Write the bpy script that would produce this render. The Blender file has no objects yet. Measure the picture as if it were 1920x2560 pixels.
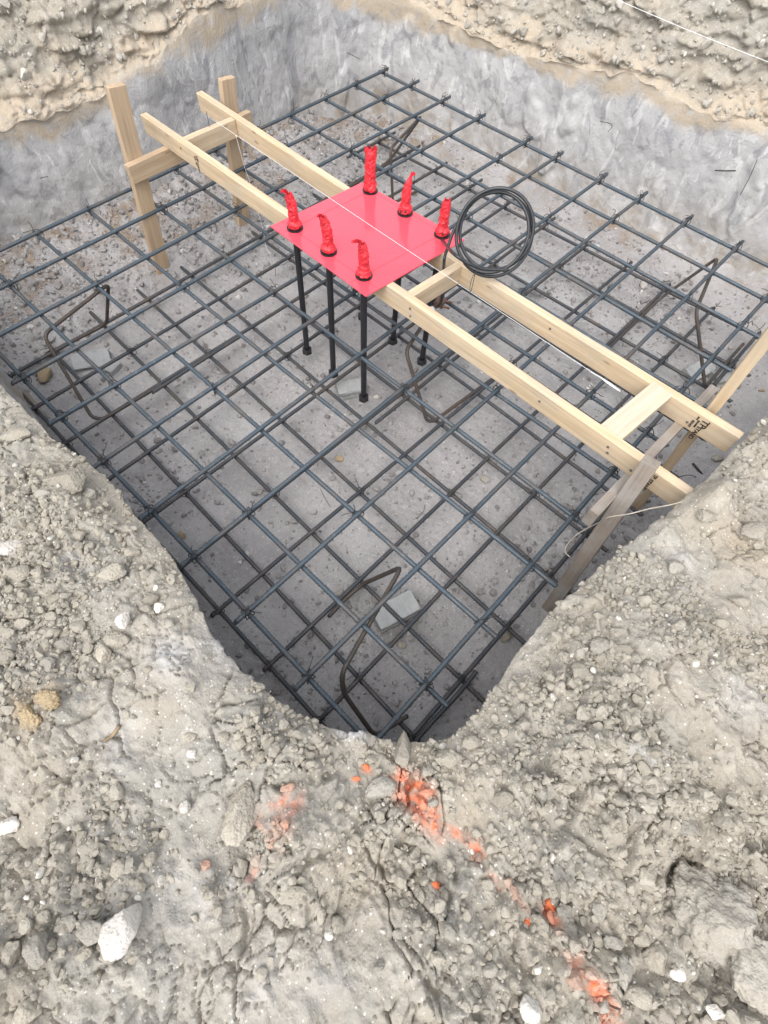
import bpy, bmesh, math, random
import numpy as np
from mathutils import Vector, Matrix

rng = np.random.default_rng(7)
random.seed(7)
sc = bpy.context.scene
COL = sc.collection

# ------------------------------------------------------------------ camera, sky, sun, exposure
F_PX = 1300.85                      # focal length in photo pixels (photo 1920 x 2560)
CAM = np.array([0.0, 0.0, 2.3])
RIGHT = np.array([0.72378266, 0.68929394, 0.03182018])
UP = np.array([-0.61917221, 0.62841535, 0.47087145])
FWD = np.array([-0.30457255, 0.36051076, -0.88162778])
cam_d = bpy.data.cameras.new("camera")
cam = bpy.data.objects.new("camera", cam_d)
COL.objects.link(cam)
cam.matrix_world = Matrix(((RIGHT[0], UP[0], -FWD[0], CAM[0]),
                           (RIGHT[1], UP[1], -FWD[1], CAM[1]),
                           (RIGHT[2], UP[2], -FWD[2], CAM[2]),
                           (0, 0, 0, 1)))
cam_d.sensor_fit = 'AUTO'
cam_d.sensor_width = 36.0
cam_d.lens = F_PX / 2560.0 * 36.0
cam_d.clip_start = 0.05
cam_d.clip_end = 500.0
sc.camera = cam

SUN_EL, SUN_AZ = math.radians(60), math.radians(-72)     # azimuth measured from +X towards +Y
world = bpy.data.worlds.new("World")
sc.world = world
world.use_nodes = True
wn = world.node_tree
bg = wn.nodes["Background"]
sky = wn.nodes.new("ShaderNodeTexSky")
sky.sky_type = 'NISHITA'
sky.sun_disc = False
sky.sun_elevation = SUN_EL
sky.sun_rotation = math.pi / 2 - SUN_AZ
sky.air_density = 1.0
sky.dust_density = 2.5
sky.ozone_density = 1.0
ovc = wn.nodes.new("ShaderNodeHueSaturation")            # thin bright cloud: most of the blue is washed out
ovc.inputs["Saturation"].default_value = 0.30
wn.links.new(sky.outputs[0], ovc.inputs["Color"])
wn.links.new(ovc.outputs[0], bg.inputs[0])
bg.inputs[1].default_value = 0.15
sun_d = bpy.data.lights.new("sun", 'SUN')
sun_d.energy = 0.75
sun_d.angle = math.radians(75)
sun_d.color = (1.0, 0.965, 0.92)
sun = bpy.data.objects.new("sun", sun_d)
COL.objects.link(sun)
sd = Vector((math.cos(SUN_EL) * math.cos(SUN_AZ), math.cos(SUN_EL) * math.sin(SUN_AZ), math.sin(SUN_EL)))
sun.rotation_euler = sd.to_track_quat('Z', 'Y').to_euler()
sun.location = (0, 0, 8)
sc.view_settings.view_transform = 'Standard'
sc.view_settings.look = 'None'
sc.view_settings.gamma = 1.0
sc.view_settings.use_curve_mapping = False
sc.view_settings.exposure = 1.28
sc.cycles.max_bounces = 6
sc.cycles.diffuse_bounces = 4


def at(px, py, z):
    """World point seen at a photo pixel on the horizontal plane of height z."""
    d = RIGHT * ((px - 960) / F_PX) - UP * ((py - 1280) / F_PX) + FWD
    return CAM + d * ((z - CAM[2]) / d[2])


# ------------------------------------------------------------------ numpy noise
_perm = rng.permutation(256)
_perm = np.concatenate([_perm, _perm, _perm, _perm])
_g = rng.normal(size=(256, 3))
_g /= np.linalg.norm(_g, axis=1)[:, None]
_hash = rng.random((256, 3))


def _h(i, j, k):
    return _perm[_perm[_perm[i & 255] + (j & 255)] + (k & 255)]


def perlin(p):
    p = np.asarray(p, float)
    i = np.floor(p).astype(int)
    f = p - i
    u = f * f * f * (f * (f * 6 - 15) + 10)
    out = 0
    for dx in (0, 1):
        wx = u[:, 0] if dx else 1 - u[:, 0]
        for dy in (0, 1):
            wy = u[:, 1] if dy else 1 - u[:, 1]
            for dz in (0, 1):
                wz = u[:, 2] if dz else 1 - u[:, 2]
                g = _g[_h(i[:, 0] + dx, i[:, 1] + dy, i[:, 2] + dz)]
                out = out + wx * wy * wz * (g[:, 0] * (f[:, 0] - dx) + g[:, 1] * (f[:, 1] - dy) + g[:, 2] * (f[:, 2] - dz))
    return out * 1.5


def fbm(p, octaves=4, gain=0.5):
    p = np.asarray(p, float)
    a, s, o = 1.0, 0.0, 0.0
    for k in range(octaves):
        o = o + a * perlin(p * 2.03 ** k + 17.3 * k)
        s += a
        a *= gain
    return o / s


def worley(p):
    """F1, F2 and a random value of the nearest cell, 3-D."""
    p = np.asarray(p, float)
    i = np.floor(p).astype(int)
    f1 = np.full(len(p), 9.0)
    f2 = np.full(len(p), 9.0)
    rid = np.zeros(len(p))
    for dx in (-1, 0, 1):
        for dy in (-1, 0, 1):
            for dz in (-1, 0, 1):
                c = i + (dx, dy, dz)
                h = _h(c[:, 0], c[:, 1], c[:, 2])
                q = c + _hash[h]
                d = np.sqrt(((q - p) ** 2).sum(1))
                m = d < f1
                f2 = np.where(m, f1, np.minimum(f2, d))
                rid = np.where(m, _hash[h, 0], rid)
                f1 = np.where(m, d, f1)
    return f1, f2, rid


def sstep(a, b, x):
    t = np.clip((x - a) / (b - a), 0, 1)
    return t * t * (3 - 2 * t)


# ------------------------------------------------------------------ mesh helpers
def mesh_np(name, V, F, smooth=True, attrs=None):
    """Mesh from numpy arrays; F is (n,3) or (n,4)."""
    me = bpy.data.meshes.new(name)
    V = np.asarray(V, np.float32)
    F = np.asarray(F, np.int32)
    n = F.shape[1]
    me.vertices.add(len(V))
    me.vertices.foreach_set("co", V.ravel())
    me.loops.add(F.size)
    me.loops.foreach_set("vertex_index", F.ravel())
    me.polygons.add(len(F))
    me.polygons.foreach_set("loop_start", np.arange(0, F.size, n, dtype=np.int32))
    me.polygons.foreach_set("loop_total", np.full(len(F), n, np.int32))
    me.polygons.foreach_set("use_smooth", np.full(len(F), smooth, bool))
    for k, a in (attrs or {}).items():
        at_ = me.attributes.new(k, 'FLOAT', 'POINT')
        at_.data.foreach_set("value", np.asarray(a, np.float32))
    me.update(calc_edges=True)
    me.validate()
    return me


def link(name, me, mat=None, parent=None, loc=None, rot=None):
    o = bpy.data.objects.new(name, me)
    COL.objects.link(o)
    if mat is not None and me is not None and not me.materials:
        me.materials.append(mat)
    if rot is not None:
        o.rotation_euler = rot
    if loc is not None:
        o.location = loc
    if parent is not None:
        o.parent = parent
        o.location = Vector(o.location) - WLOC[parent.name]
    WLOC[o.name] = Vector(o.location) + (WLOC[parent.name] if parent is not None else Vector((0, 0, 0)))
    return o


WLOC = {}


def tag(o, label=None, cat=None, group=None, kind=None):
    if label: o['label'] = label
    if cat: o['category'] = cat
    if group: o['group'] = group
    if kind: o['kind'] = kind
    return o


def thing(name, loc, label, cat, group=None):
    o = link(name, None, loc=Vector(loc))
    return tag(o, label, cat, group)


def local(V, loc):
    return np.asarray(V, float) - np.asarray(loc, float)


def frames(P):
    P = np.asarray(P, float)
    T = np.gradient(P, axis=0)
    T /= np.linalg.norm(T, axis=1)[:, None] + 1e-12
    ref = np.array([0, 0, 1.0]) if abs(T[0, 2]) < 0.9 else np.array([1.0, 0, 0])
    N = np.zeros_like(P)
    n = ref - T[0] * (ref @ T[0])
    N[0] = n / np.linalg.norm(n)
    for k in range(1, len(P)):
        n = N[k - 1] - T[k] * (N[k - 1] @ T[k])
        N[k] = n / (np.linalg.norm(n) + 1e-12)
    return T, N, np.cross(T, N)


def tube(P, r, sides=8, skew=None):
    """Tube vertices/quads along a polyline, with end caps collapsed to a point ring."""
    P = np.asarray(P, float)
    r = np.broadcast_to(np.asarray(r, float), (len(P),)).copy()
    P = np.vstack([P[:1], P, P[-1:]])
    r = np.concatenate([[1e-5], r, [1e-5]])
    T, N, B = frames(P)
    T[0], N[0], B[0] = T[1], N[1], B[1]
    T[-1], N[-1], B[-1] = T[-2], N[-2], B[-2]
    a = np.arange(sides) * 2 * np.pi / sides
    V = P[:, None, :] + r[:, None, None] * (np.cos(a)[None, :, None] * N[:, None, :] + np.sin(a)[None, :, None] * B[:, None, :])
    if skew is not None:
        V = V + (skew * np.cos(a))[None, :, None] * T[:, None, :]
    n = len(P)
    i, j = np.meshgrid(np.arange(n - 1), np.arange(sides), indexing='ij')
    j2 = (j + 1) % sides
    F = np.stack([i * sides + j, i * sides + j2, (i + 1) * sides + j2, (i + 1) * sides + j], -1).reshape(-1, 4)
    return V.reshape(-1, 3), F


def join(parts):
    Vs, Fs, o = [], [], 0
    for V, F in parts:
        Vs.append(V); Fs.append(np.asarray(F) + o); o += len(V)
    return np.vstack(Vs), np.vstack(Fs)


def resample(P, step):
    P = np.asarray(P, float)
    d = np.concatenate([[0], np.cumsum(np.linalg.norm(np.diff(P, axis=0), axis=1))])
    n = max(2, int(d[-1] / step) + 1)
    s = np.linspace(0, d[-1], n)
    return np.stack([np.interp(s, d, P[:, k]) for k in range(3)], 1)


def rounded(P, r, n=6):
    """Round the corners of a polyline."""
    P = [np.asarray(p, float) for p in P]
    out = [P[0]]
    for a, b, c in zip(P[:-2], P[1:-1], P[2:]):
        u = a - b; v = c - b
        lu, lv = np.linalg.norm(u), np.linalg.norm(v)
        k = min(r, lu * .45, lv * .45)
        p0, p1 = b + u / lu * k, b + v / lv * k
        for t in np.linspace(0, 1, n):
            out.append((1 - t) ** 2 * p0 + 2 * t * (1 - t) * b + t * t * p1)
    out.append(P[-1])
    return np.array(out)


def bm_mesh(name, bm, smooth=False):
    me = bpy.data.meshes.new(name)
    bm.normal_update()
    bm.to_mesh(me)
    bm.free()
    if smooth:
        for p in me.polygons: p.use_smooth = True
    return me


# ------------------------------------------------------------------ material helpers
class NT:
    def __init__(self, name, rough=0.9, spec=0.3, metal=0.0):
        self.m = bpy.data.materials.new(name)
        self.m.use_nodes = True
        self.t = self.m.node_tree
        self.b = self.t.nodes["Principled BSDF"]
        self.b.inputs["Roughness"].default_value = rough
        self.b.inputs["Specular IOR Level"].default_value = spec
        self.b.inputs["Metallic"].default_value = metal
        self.tc = self.t.nodes.new("ShaderNodeTexCoord")

    def n(self, typ, **kw):
        nd = self.t.nodes.new(typ)
        for k, v in kw.items(): setattr(nd, k, v)
        return nd

    def put(self, sock, v):
        if isinstance(v, bpy.types.NodeSocket): self.t.links.new(v, sock)
        elif isinstance(v, (tuple, list)) and len(v) == 3 and len(sock.default_value) == 4: sock.default_value = (*v, 1)
        else: sock.default_value = v

    def coord(self, scale=(1, 1, 1), kind="Object"):
        mp = self.n("ShaderNodeMapping")
        mp.inputs["Scale"].default_value = scale
        self.t.links.new(self.tc.outputs[kind], mp.inputs[0])
        return mp.outputs[0]

    def noise(self, scale, detail=4, rough=0.55, vec=None, dist=0.0):
        nd = self.n("ShaderNodeTexNoise")
        nd.inputs["Scale"].default_value = scale
        nd.inputs["Detail"].default_value = detail
        nd.inputs["Roughness"].default_value = rough
        nd.inputs["Distortion"].default_value = dist
        self.t.links.new(vec if vec is not None else self.tc.outputs["Object"], nd.inputs["Vector"])
        return nd.outputs["Fac"]

    def voro(self, scale, out="Distance", feature='F1', vec=None):
        nd = self.n("ShaderNodeTexVoronoi", feature=feature)
        nd.inputs["Scale"].default_value = scale
        self.t.links.new(vec if vec is not None else self.tc.outputs["Object"], nd.inputs["Vector"])
        return nd.outputs[out]

    def ramp(self, fac, a, b, lo=0.0, hi=1.0):
        nd = self.n("ShaderNodeMapRange", interpolation_type='SMOOTHSTEP')
        nd.inputs[1].default_value = a; nd.inputs[2].default_value = b
        nd.inputs[3].default_value = lo; nd.inputs[4].default_value = hi
        self.t.links.new(fac, nd.inputs[0])
        return nd.outputs[0]

    def math(self, op, a, b=0.0):
        nd = self.n("ShaderNodeMath", operation=op)
        self.put(nd.inputs[0], a); self.put(nd.inputs[1], b)
        return nd.outputs[0]

    def mix(self, fac, a, b):
        nd = self.n("ShaderNodeMix", data_type='RGBA')
        self.put(nd.inputs[0], fac); self.put(nd.inputs[6], a); self.put(nd.inputs[7], b)
        return nd.outputs[2]

    def attr(self, name):
        return self.n("ShaderNodeAttribute", attribute_name=name).outputs["Fac"]

    def color(self, c): self.put(self.b.inputs["Base Color"], c)

    def bump(self, h, strength=0.5, dist=0.01):
        nd = self.n("ShaderNodeBump")
        nd.inputs["Strength"].default_value = strength
        nd.inputs["Distance"].default_value = dist
        self.t.links.new(h, nd.inputs["Height"])
        self.t.links.new(nd.outputs[0], self.b.inputs["Normal"])
        return nd


# ------------------------------------------------------------------ materials
def soil_layers(M, c1, c2, c3):
    """Dry earth: large and small colour patches, pale dust, white shell specks."""
    c = M.mix(M.ramp(M.noise(2.2, 5), .40, .62), c1, c2)
    c = M.mix(M.ramp(M.noise(14, 5, .6), .50, .72, 0, .75), c, c3)
    dk = tuple(x * .62 for x in c1)
    c = M.mix(M.ramp(M.noise(55, 4, .65), .52, .75, 0, .45), c, dk)
    v = M.n("ShaderNodeTexVoronoi", feature='F1')
    v.inputs["Scale"].default_value = 95
    M.t.links.new(M.tc.outputs["Object"], v.inputs["Vector"])
    sep = M.n("ShaderNodeSeparateColor"); M.t.links.new(v.outputs["Color"], sep.inputs[0])
    sel = M.math('GREATER_THAN', sep.outputs[0], .80)
    spk = M.math('MULTIPLY', M.ramp(v.outputs["Distance"], .12, .30, 1, 0), sel)
    v2 = M.n("ShaderNodeTexVoronoi", feature='F1')
    v2.inputs["Scale"].default_value = 240
    M.t.links.new(M.tc.outputs["Object"], v2.inputs["Vector"])
    sep2 = M.n("ShaderNodeSeparateColor"); M.t.links.new(v2.outputs["Color"], sep2.inputs[0])
    spk2 = M.math('MULTIPLY', M.ramp(v2.outputs["Distance"], .15, .35, 1, 0), M.math('GREATER_THAN', sep2.outputs[0], .82))
    return c, spk, spk2


def soil_bump(M, k=1.0):
    h = M.math('ADD', M.noise(120, 5, .7), M.math('MULTIPLY', M.noise(35, 5, .6), 2.2))
    h = M.math('ADD', h, M.math('MULTIPLY', M.ramp(M.voro(110), .0, .6, 1, 0), .55))
    return M.bump(h, .55 * k, .005)


GR = [(.325, .292, .238), (.298, .282, .248), (.425, .392, .335)]


def mat_ground():
    M = NT("dry_earth", .95, .15)
    c, s1, s2 = soil_layers(M, *GR)
    c = M.mix(M.math('MULTIPLY', M.attr("tan"), M.ramp(M.noise(18, 5, .6), .30, .55, .45, 1)), c, (.43, .36, .275))
    c = M.mix(M.attr("pale"), c, (.46, .45, .44))
    c = M.mix(M.attr("ochre"), c, (.37, .27, .155))
    c = M.mix(M.attr("dark"), c, (.20, .185, .165))
    c = M.mix(M.math('MULTIPLY', s1, .8), c, (.72, .69, .62))
    c = M.mix(M.math('MULTIPLY', s2, .55), c, (.66, .63, .57))
    pf = M.math('MULTIPLY', M.attr("paint"), M.ramp(M.noise(38, 6, .75), .40, .60, .12, .92))
    c = M.mix(pf, c, (.84, .20, .075))
    M.color(c)
    soil_bump(M)
    return M.m


def mat_wall():
    M = NT("cut_clay", .85, .25)
    st = M.coord((3.5, 3.5, 1.0))
    base = M.mix(M.ramp(M.noise(1.3, 4, .5, st), .38, .62), (.375, .368, .365), (.435, .426, .416))
    base = M.mix(M.ramp(M.noise(3.2, 8, .62, M.coord((2.2, 2.2, 1.3)), 1.2), .54, .585, 0, .75), base, (.285, .283, .288))
    base = M.mix(M.ramp(M.noise(4.2, 8, .65, M.coord((2.6, 2.6, 1.1)), 1.0), .55, .60, 0, .75), base, (.54, .53, .515))
    base = M.mix(M.math('MULTIPLY', M.attr("brown"), M.ramp(M.noise(7, 6, .65), .36, .66)), base, (.29, .25, .20))
    tn = M.math('MULTIPLY', M.attr("tan"), M.ramp(M.noise(18, 5, .6), .30, .55, .4, 1))
    base = M.mix(tn, base, (.43, .36, .275))
    sp = M.ramp(M.voro(120), .05, .14, 1, 0)
    base = M.mix(M.math('MULTIPLY', sp, .35), base, (.2, .19, .19))
    M.color(base)
    h = M.math('ADD', M.math('MULTIPLY', M.noise(9, 8, .68, M.coord((1.6, 1.6, 1)), .7), 3.0), M.noise(70, 4, .6))
    M.bump(h, .45, .010)
    return M.m


def mat_floor():
    M = NT("damp_pit_floor", .82, .3)
    c = M.mix(M.ramp(M.noise(2.6, 5), .40, .60), (.30, .288, .283), (.36, .346, .338))
    c = M.mix(M.ramp(M.noise(16, 5, .6), .50, .70, 0, .7), c, (.395, .38, .372))
    c = M.mix(M.ramp(M.noise(48, 4, .65), .54, .72, 0, .5), c, (.175, .165, .16))
    c = M.mix(M.math('MULTIPLY', M.attr("brown"), M.ramp(M.noise(8, 5, .6), .42, .62)), c, (.22, .165, .115))
    c = M.mix(M.attr("pale"), c, (.40, .39, .385))
    for sc_, th, k in ((70, .86, .8), (150, .80, .7), (260, .84, .55)):
        v = M.n("ShaderNodeTexVoronoi", feature='F1')
        v.inputs["Scale"].default_value = sc_
        M.t.links.new(M.tc.outputs["Object"], v.inputs["Vector"])
        sep = M.n("ShaderNodeSeparateColor"); M.t.links.new(v.outputs["Color"], sep.inputs[0])
        f = M.math('MULTIPLY', M.ramp(v.outputs["Distance"], .12, .34, 1, 0), M.math('GREATER_THAN', sep.outputs[0], th))
        c = M.mix(M.math('MULTIPLY', f, k), c, (.58, .555, .53))
    M.color(c)
    soil_bump(M, 1.3)
    return M.m


def mat_rock(name, c1, c2, speck=.5):
    M = NT(name, .93, .2)
    oi = M.n("ShaderNodeObjectInfo")
    c = M.mix(M.ramp(M.noise(9, 5, .6), .40, .62), c1, c2)
    c = M.mix(M.ramp(M.noise(45, 4, .65), .52, .74, 0, .55), c, tuple(x * .62 for x in c1))
    sp = M.ramp(M.voro(120), .10, .24, 1, 0)
    c = M.mix(M.math('MULTIPLY', sp, speck * .5), c, (.68, .66, .60))
    hs = M.n("ShaderNodeHueSaturation")
    M.t.links.new(M.math('ADD', M.math('MULTIPLY', oi.outputs["Random"], .3), .86), hs.inputs["Value"])
    M.put(hs.inputs["Color"], c)
    M.color(hs.outputs[0])
    soil_bump(M, 1.5)
    return M.m


def mat_stuff(name, cols):
    """Loose gravel: each stone its own tone through the 'tone' attribute."""
    M = NT(name, .95, .15)
    t = M.attr("tone")
    c = M.mix(M.ramp(t, .0, .6), cols[0], cols[1])
    c = M.mix(M.math('GREATER_THAN', t, .955), c, cols[2])
    c = M.mix(M.ramp(M.noise(90, 4, .6), .45, .7, 0, .5), c, tuple(x * .65 for x in cols[0]))
    c = M.mix(M.attr("paint"), c, (.86, .18, .06))
    M.color(c)
    M.bump(M.noise(160, 4, .7), .6, .003)
    return M.m


def mat_wood(name, light, dark, knot=True, dirt=0.0):
    M = NT(name, .72, .25)
    v = M.coord((1.2, 26, 26))
    g = M.noise(2.0, 5, .6, v, .6)
    c = M.mix(M.ramp(g, .35, .68), light, dark)
    v2 = M.coord((4, 120, 120))
    c = M.mix(M.ramp(M.noise(1.5, 3, .6, v2), .5, .75, 0, .35), c, tuple(x * .7 for x in dark))
    c = M.mix(M.ramp(M.noise(3.0, 4), .42, .70, 0, .35), c, tuple(x * y for x, y in zip(light, (1.06, .97, .84))))
    if knot:
        kv = M.coord((2.6, 9, 9))
        k = M.voro(1.7, vec=kv)
        c = M.mix(M.ramp(k, .05, .13, .75, 0), c, (.23, .12, .055))
    if dirt:
        c = M.mix(M.ramp(M.noise(7, 5, .65), .42, .62, 0, dirt), c, (.34, .325, .30))
    M.color(c)
    M.bump(M.noise(2.0, 5, .6, M.coord((4, 90, 90))), .25, .003)
    return M.m


def mat_steel(name, base, rust, amount, rough=.45, dust=.35):
    M = NT(name, rough, .5, .25)
    c = M.mix(M.ramp(M.noise(7, 5, .6), .55 - amount * .3, .72), base, rust)
    c = M.mix(M.ramp(M.noise(38, 5, .7), .56, .74, 0, dust), c, (.34, .33, .32))
    M.color(c)
    M.put(M.b.inputs["Roughness"], M.ramp(M.noise(30, 4), .3, .7, rough - .1, rough + .2))
    M.bump(M.noise(300, 3, .6), .3, .001)
    return M.m


def mat_plain(name, col, rough=.5, spec=.4, var=.25, scale=30, bump=0.0):
    M = NT(name, rough, spec)
    c = M.mix(M.ramp(M.noise(scale, 4), .35, .7, 0, 1), col, tuple(x * (1 - var) for x in col))
    M.color(c)
    if bump: M.bump(M.noise(scale * 4, 4, .6), bump, .003)
    return M.m


def mat_plate():
    M = NT("glossy_red_board", .16, .5)
    c = M.mix(M.ramp(M.noise(5, 5, .6), .45, .7, 0, .6), (.80, .075, .105), (.74, .06, .09))
    c = M.mix(M.ramp(M.noise(16, 6, .7), .60, .72, 0, .35), c, (.30, .03, .05))
    M.color(c)
    M.put(M.b.inputs["Roughness"], M.ramp(M.noise(9, 5, .6), .35, .7, .10, .30))
    M.b.inputs["Coat Weight"].default_value = .5
    M.b.inputs["Coat Roughness"].default_value = .08
    return M.m


def mat_tape():
    M = NT("red_tape", .38, .5)
    c = M.mix(M.ramp(M.noise(40, 4, .6), .40, .65), (.66, .03, .045), (.42, .014, .022))
    M.color(c)
    M.bump(M.noise(110, 4, .6, dist=.8), .6, .004)
    return M.m


def mat_concrete():
    M = NT("grey_concrete", .9, .2)
    c = M.mix(M.ramp(M.noise(30, 5, .6), .38, .66), (.36, .365, .36), (.30, .305, .30))
    c = M.mix(M.ramp(M.voro(170), .1, .25, .45, 0), c, (.16, .16, .16))
    M.color(c)
    M.bump(M.noise(200, 4, .7), .6, .002)
    return M.m


MAT = dict(
    ground=mat_ground(), wall=mat_wall(), floor=mat_floor(),
    clod=mat_rock("grey_clod", (.325, .293, .238), (.38, .348, .29)),
    boulder=mat_rock("pale_earth_boulder", (.40, .365, .305), (.45, .415, .355)),
    clodgrey=mat_rock("cool_grey_clod", (.305, .282, .240), (.355, .332, .288)),
    lime=mat_rock("pale_limestone", (.56, .52, .46), (.66, .63, .58), .2),
    tanrock=mat_rock("tan_stone", (.38, .34, .275), (.46, .42, .35)),
    ochre=mat_rock("ochre_clod", (.36, .275, .165), (.32, .265, .19), .3),
    orange=mat_rock("orange_painted_clod", (.78, .21, .09), (.62, .22, .13), .2),
    darkstone=mat_rock("dark_stone", (.14, .14, .15), (.20, .20, .21), .1),
    pink=mat_rock("pinkish_clod", (.52, .32, .24), (.46, .36, .29), .3),
    gravel=mat_stuff("loose_earth_crumbs", [(.30, .272, .222), (.355, .325, .27), (.56, .53, .47)]),
    fgravel=mat_stuff("damp_earth_crumbs", [(.23, .216, .21), (.345, .33, .315), (.56, .54, .51)]),
    wgravel=mat_stuff("pale_wall_crumbs", [(.36, .335, .285), (.42, .39, .34), (.56, .53, .47)]),
    wood=mat_wood("pine_board", (.60, .475, .325), (.47, .35, .22), dirt=.22),
    woodtan=mat_wood("aged_pine_stake", (.49, .375, .255), (.39, .28, .18)),
    woodgrey=mat_wood("weathered_grey_stake", (.275, .235, .195), (.20, .17, .145), dirt=.5),
    woodpale=mat_wood("pale_pine_board", (.56, .50, .385), (.47, .40, .30), False),
    ink=mat_plain("black_ink", (.04, .03, .025), .7, .2),
    steel=mat_steel("mill_scale_steel", (.066, .088, .106), (.11, .10, .092), .4),
    steellow=mat_steel("dark_rebar_steel", (.052, .058, .066), (.095, .08, .07), .45, .5, .25),
    rust=mat_steel("rusty_bent_bar", (.060, .054, .050), (.095, .068, .048), .5, .55, .2),
    wire=mat_plain("black_tie_wire", (.035, .033, .033), .5, .5, .3),
    bolt=mat_plain("black_oiled_steel", (.022, .022, .025), .38, .5, .3, 20),
    plate=mat_plate(), tape=mat_tape(), concrete=mat_concrete(),
    cable=mat_plain("black_cable_sheath", (.022, .025, .028), .28, .5, .2),
    string=mat_plain("white_twine", (.82, .82, .80), .8, .2, .1),
    cord=mat_plain("dirty_cord", (.46, .41, .34), .9, .1, .25),
    bronze=mat_plain("brown_cast_metal", (.19, .10, .065), .5, .5, .5, 60, .4),
    nail=mat_plain("steel_nail", (.12, .11, .11), .45, .5),
    root=mat_plain("dry_stick", (.30, .23, .15), .9, .2, .3),
    white=mat_plain("white_plastic", (.75, .75, .72), .5, .4, .1),
)

# ------------------------------------------------------------------ terrain: pit rim as one closed path
CTRL = np.array([(-3.66, .0), (-3.0, .02), (-2.4, .02), (-1.83, .016), (-1.49, .022), (-1.3, .054), (-1.034, .048), (-.8, .035),
                 (-.555, -.024), (-.32, -.012), (-.197, .033), (-.1, .08), (.03, .18), (.086, .278), (.084, .4), (.066, .566),
                 (.076, .754), (.112, 1.018), (.17, 1.35), (.215, 1.87), (.36, 2.6), (.50, 3.3), (.47, 3.85), (.1, 4.0), (-.58, 3.92),
                 (-1.26, 3.80), (-2.33, 3.74), (-2.94, 3.68), (-3.38, 3.50), (-3.62, 3.1), (-3.56, 2.6), (-3.47, 2.0), (-3.51, 1.3),
                 (-3.58, .7), (-3.66, .25)])


def catmull_closed(P, n=60):
    out = []
    m = len(P)
    t = np.linspace(0, 1, n, endpoint=False)[:, None]
    for i in range(m):
        a, b, c, d = P[i - 1], P[i], P[(i + 1) % m], P[(i + 2) % m]
        out.append(.5 * (2 * b + (c - a) * t + (2 * a - 5 * b + 4 * c - d) * t ** 2 + (-a + 3 * b - 3 * c + d) * t ** 3))
    return np.vstack(out)


dense = catmull_closed(CTRL)
dl = np.linalg.norm(np.roll(dense, -1, 0) - dense, axis=1)
arc = np.concatenate([[0], np.cumsum(dl)])
TOT = arc[-1]


def nearness(p):
    """1 along the two near rims seen close by, 0 along the far walls."""
    d = np.minimum(sstep(-2.6, -2.1, p[:, 0]) * (p[:, 1] < 1.5), 1)
    e = sstep(2.9, 2.3, p[:, 1]) * (p[:, 0] > -.6)
    return np.clip(np.maximum(d * (p[:, 1] < .6), e), 0, 1)


nr_d = nearness(dense)
corner = np.exp(-((dense[:, 0] - .0) ** 2 + (dense[:, 1] - .12) ** 2) / .22 ** 2)
density = 1 / .011 * (1 - nr_d) + nr_d * (1 / .0048) + corner * nr_d * (1 / .0016)
cum = np.concatenate([[0], np.cumsum(dl * density)])
NT_ = int(cum[-1])
s_at = np.interp(np.arange(NT_) / NT_ * cum[-1], cum, arc)
dx = np.append(dense[:, 0], dense[0, 0]); dy = np.append(dense[:, 1], dense[0, 1])
RIM = np.stack([np.interp(s_at, arc, dx), np.interp(s_at, arc, dy)], 1)
# outward normals of a strongly smoothed rim
uni = np.linspace(0, TOT, 3000, endpoint=False)
ux, uy = np.interp(uni, arc, dx), np.interp(uni, arc, dy)
tx, ty = np.gradient(ux), np.gradient(uy)
k = np.exp(-.5 * (np.arange(-75, 76) / 26) ** 2); k /= k.sum()
conv = lambda a: np.convolve(np.concatenate([a[-75:], a, a[:75]]), k, 'valid')
tx, ty = conv(tx), conv(ty)
nl = np.hypot(tx, ty)
NX = np.interp(s_at, uni, ty / nl, period=TOT); NY = np.interp(s_at, uni, -tx / nl, period=TOT)
NRM = np.stack([NX, NY], 1)
NRM /= np.linalg.norm(NRM, axis=1)[:, None]
near = nearness(RIM)
# smooth 'near' along the path
nk = np.ones(61) / 61
near = np.convolve(np.concatenate([near[-30:], near, near[:30]]), nk, 'valid')

H_NEAR, H_FAR = .85, .74
far_h = np.where(RIM[:, 0] < -3.3, np.interp(RIM[:, 1], [0, 1.2, 1.6, 2.2, 2.8, 3.3, 3.5], [.74, .74, .78, .93, .95, .88, .85]),
                 np.interp(RIM[:, 0], [-3.3, -2.9, -2.3, -1.2, -.3], [.85, .74, .73, .80, .78]))
far_h = np.convolve(np.concatenate([far_h[-20:], far_h, far_h[:20]]), np.ones(41) / 41, 'valid')
sp_ = np.stack([RIM[:, 0] * 1.7, RIM[:, 1] * 1.7, np.zeros(NT_)], 1)
far_h = far_h + fbm(sp_, 3) * .10 + fbm(sp_ * 4.3, 3) * .045
rim_h = H_NEAR * near + far_h * (1 - near)
NW, NO = 80, 250
fw = np.linspace(0, 1, NW)
# outward distances
on = np.concatenate([np.linspace(0, 1.0, 225)[1:], 1.0 + np.geomspace(.012, 40, 26)])
of = np.concatenate([np.linspace(0, 1.1, 185)[1:], 1.1 + np.geomspace(.02, 40, 66)])
assert len(on) == NO and len(of) == NO


def bumps_at(x, y, lst):
    h = np.zeros(len(x))
    for px, py, r, a in lst:
        c = at(px, py, .85)
        d2 = ((x - c[0]) ** 2 + (y - c[1]) ** 2) / r ** 2
        h += a * np.exp(-d2 * 1.2)
    return h


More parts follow.
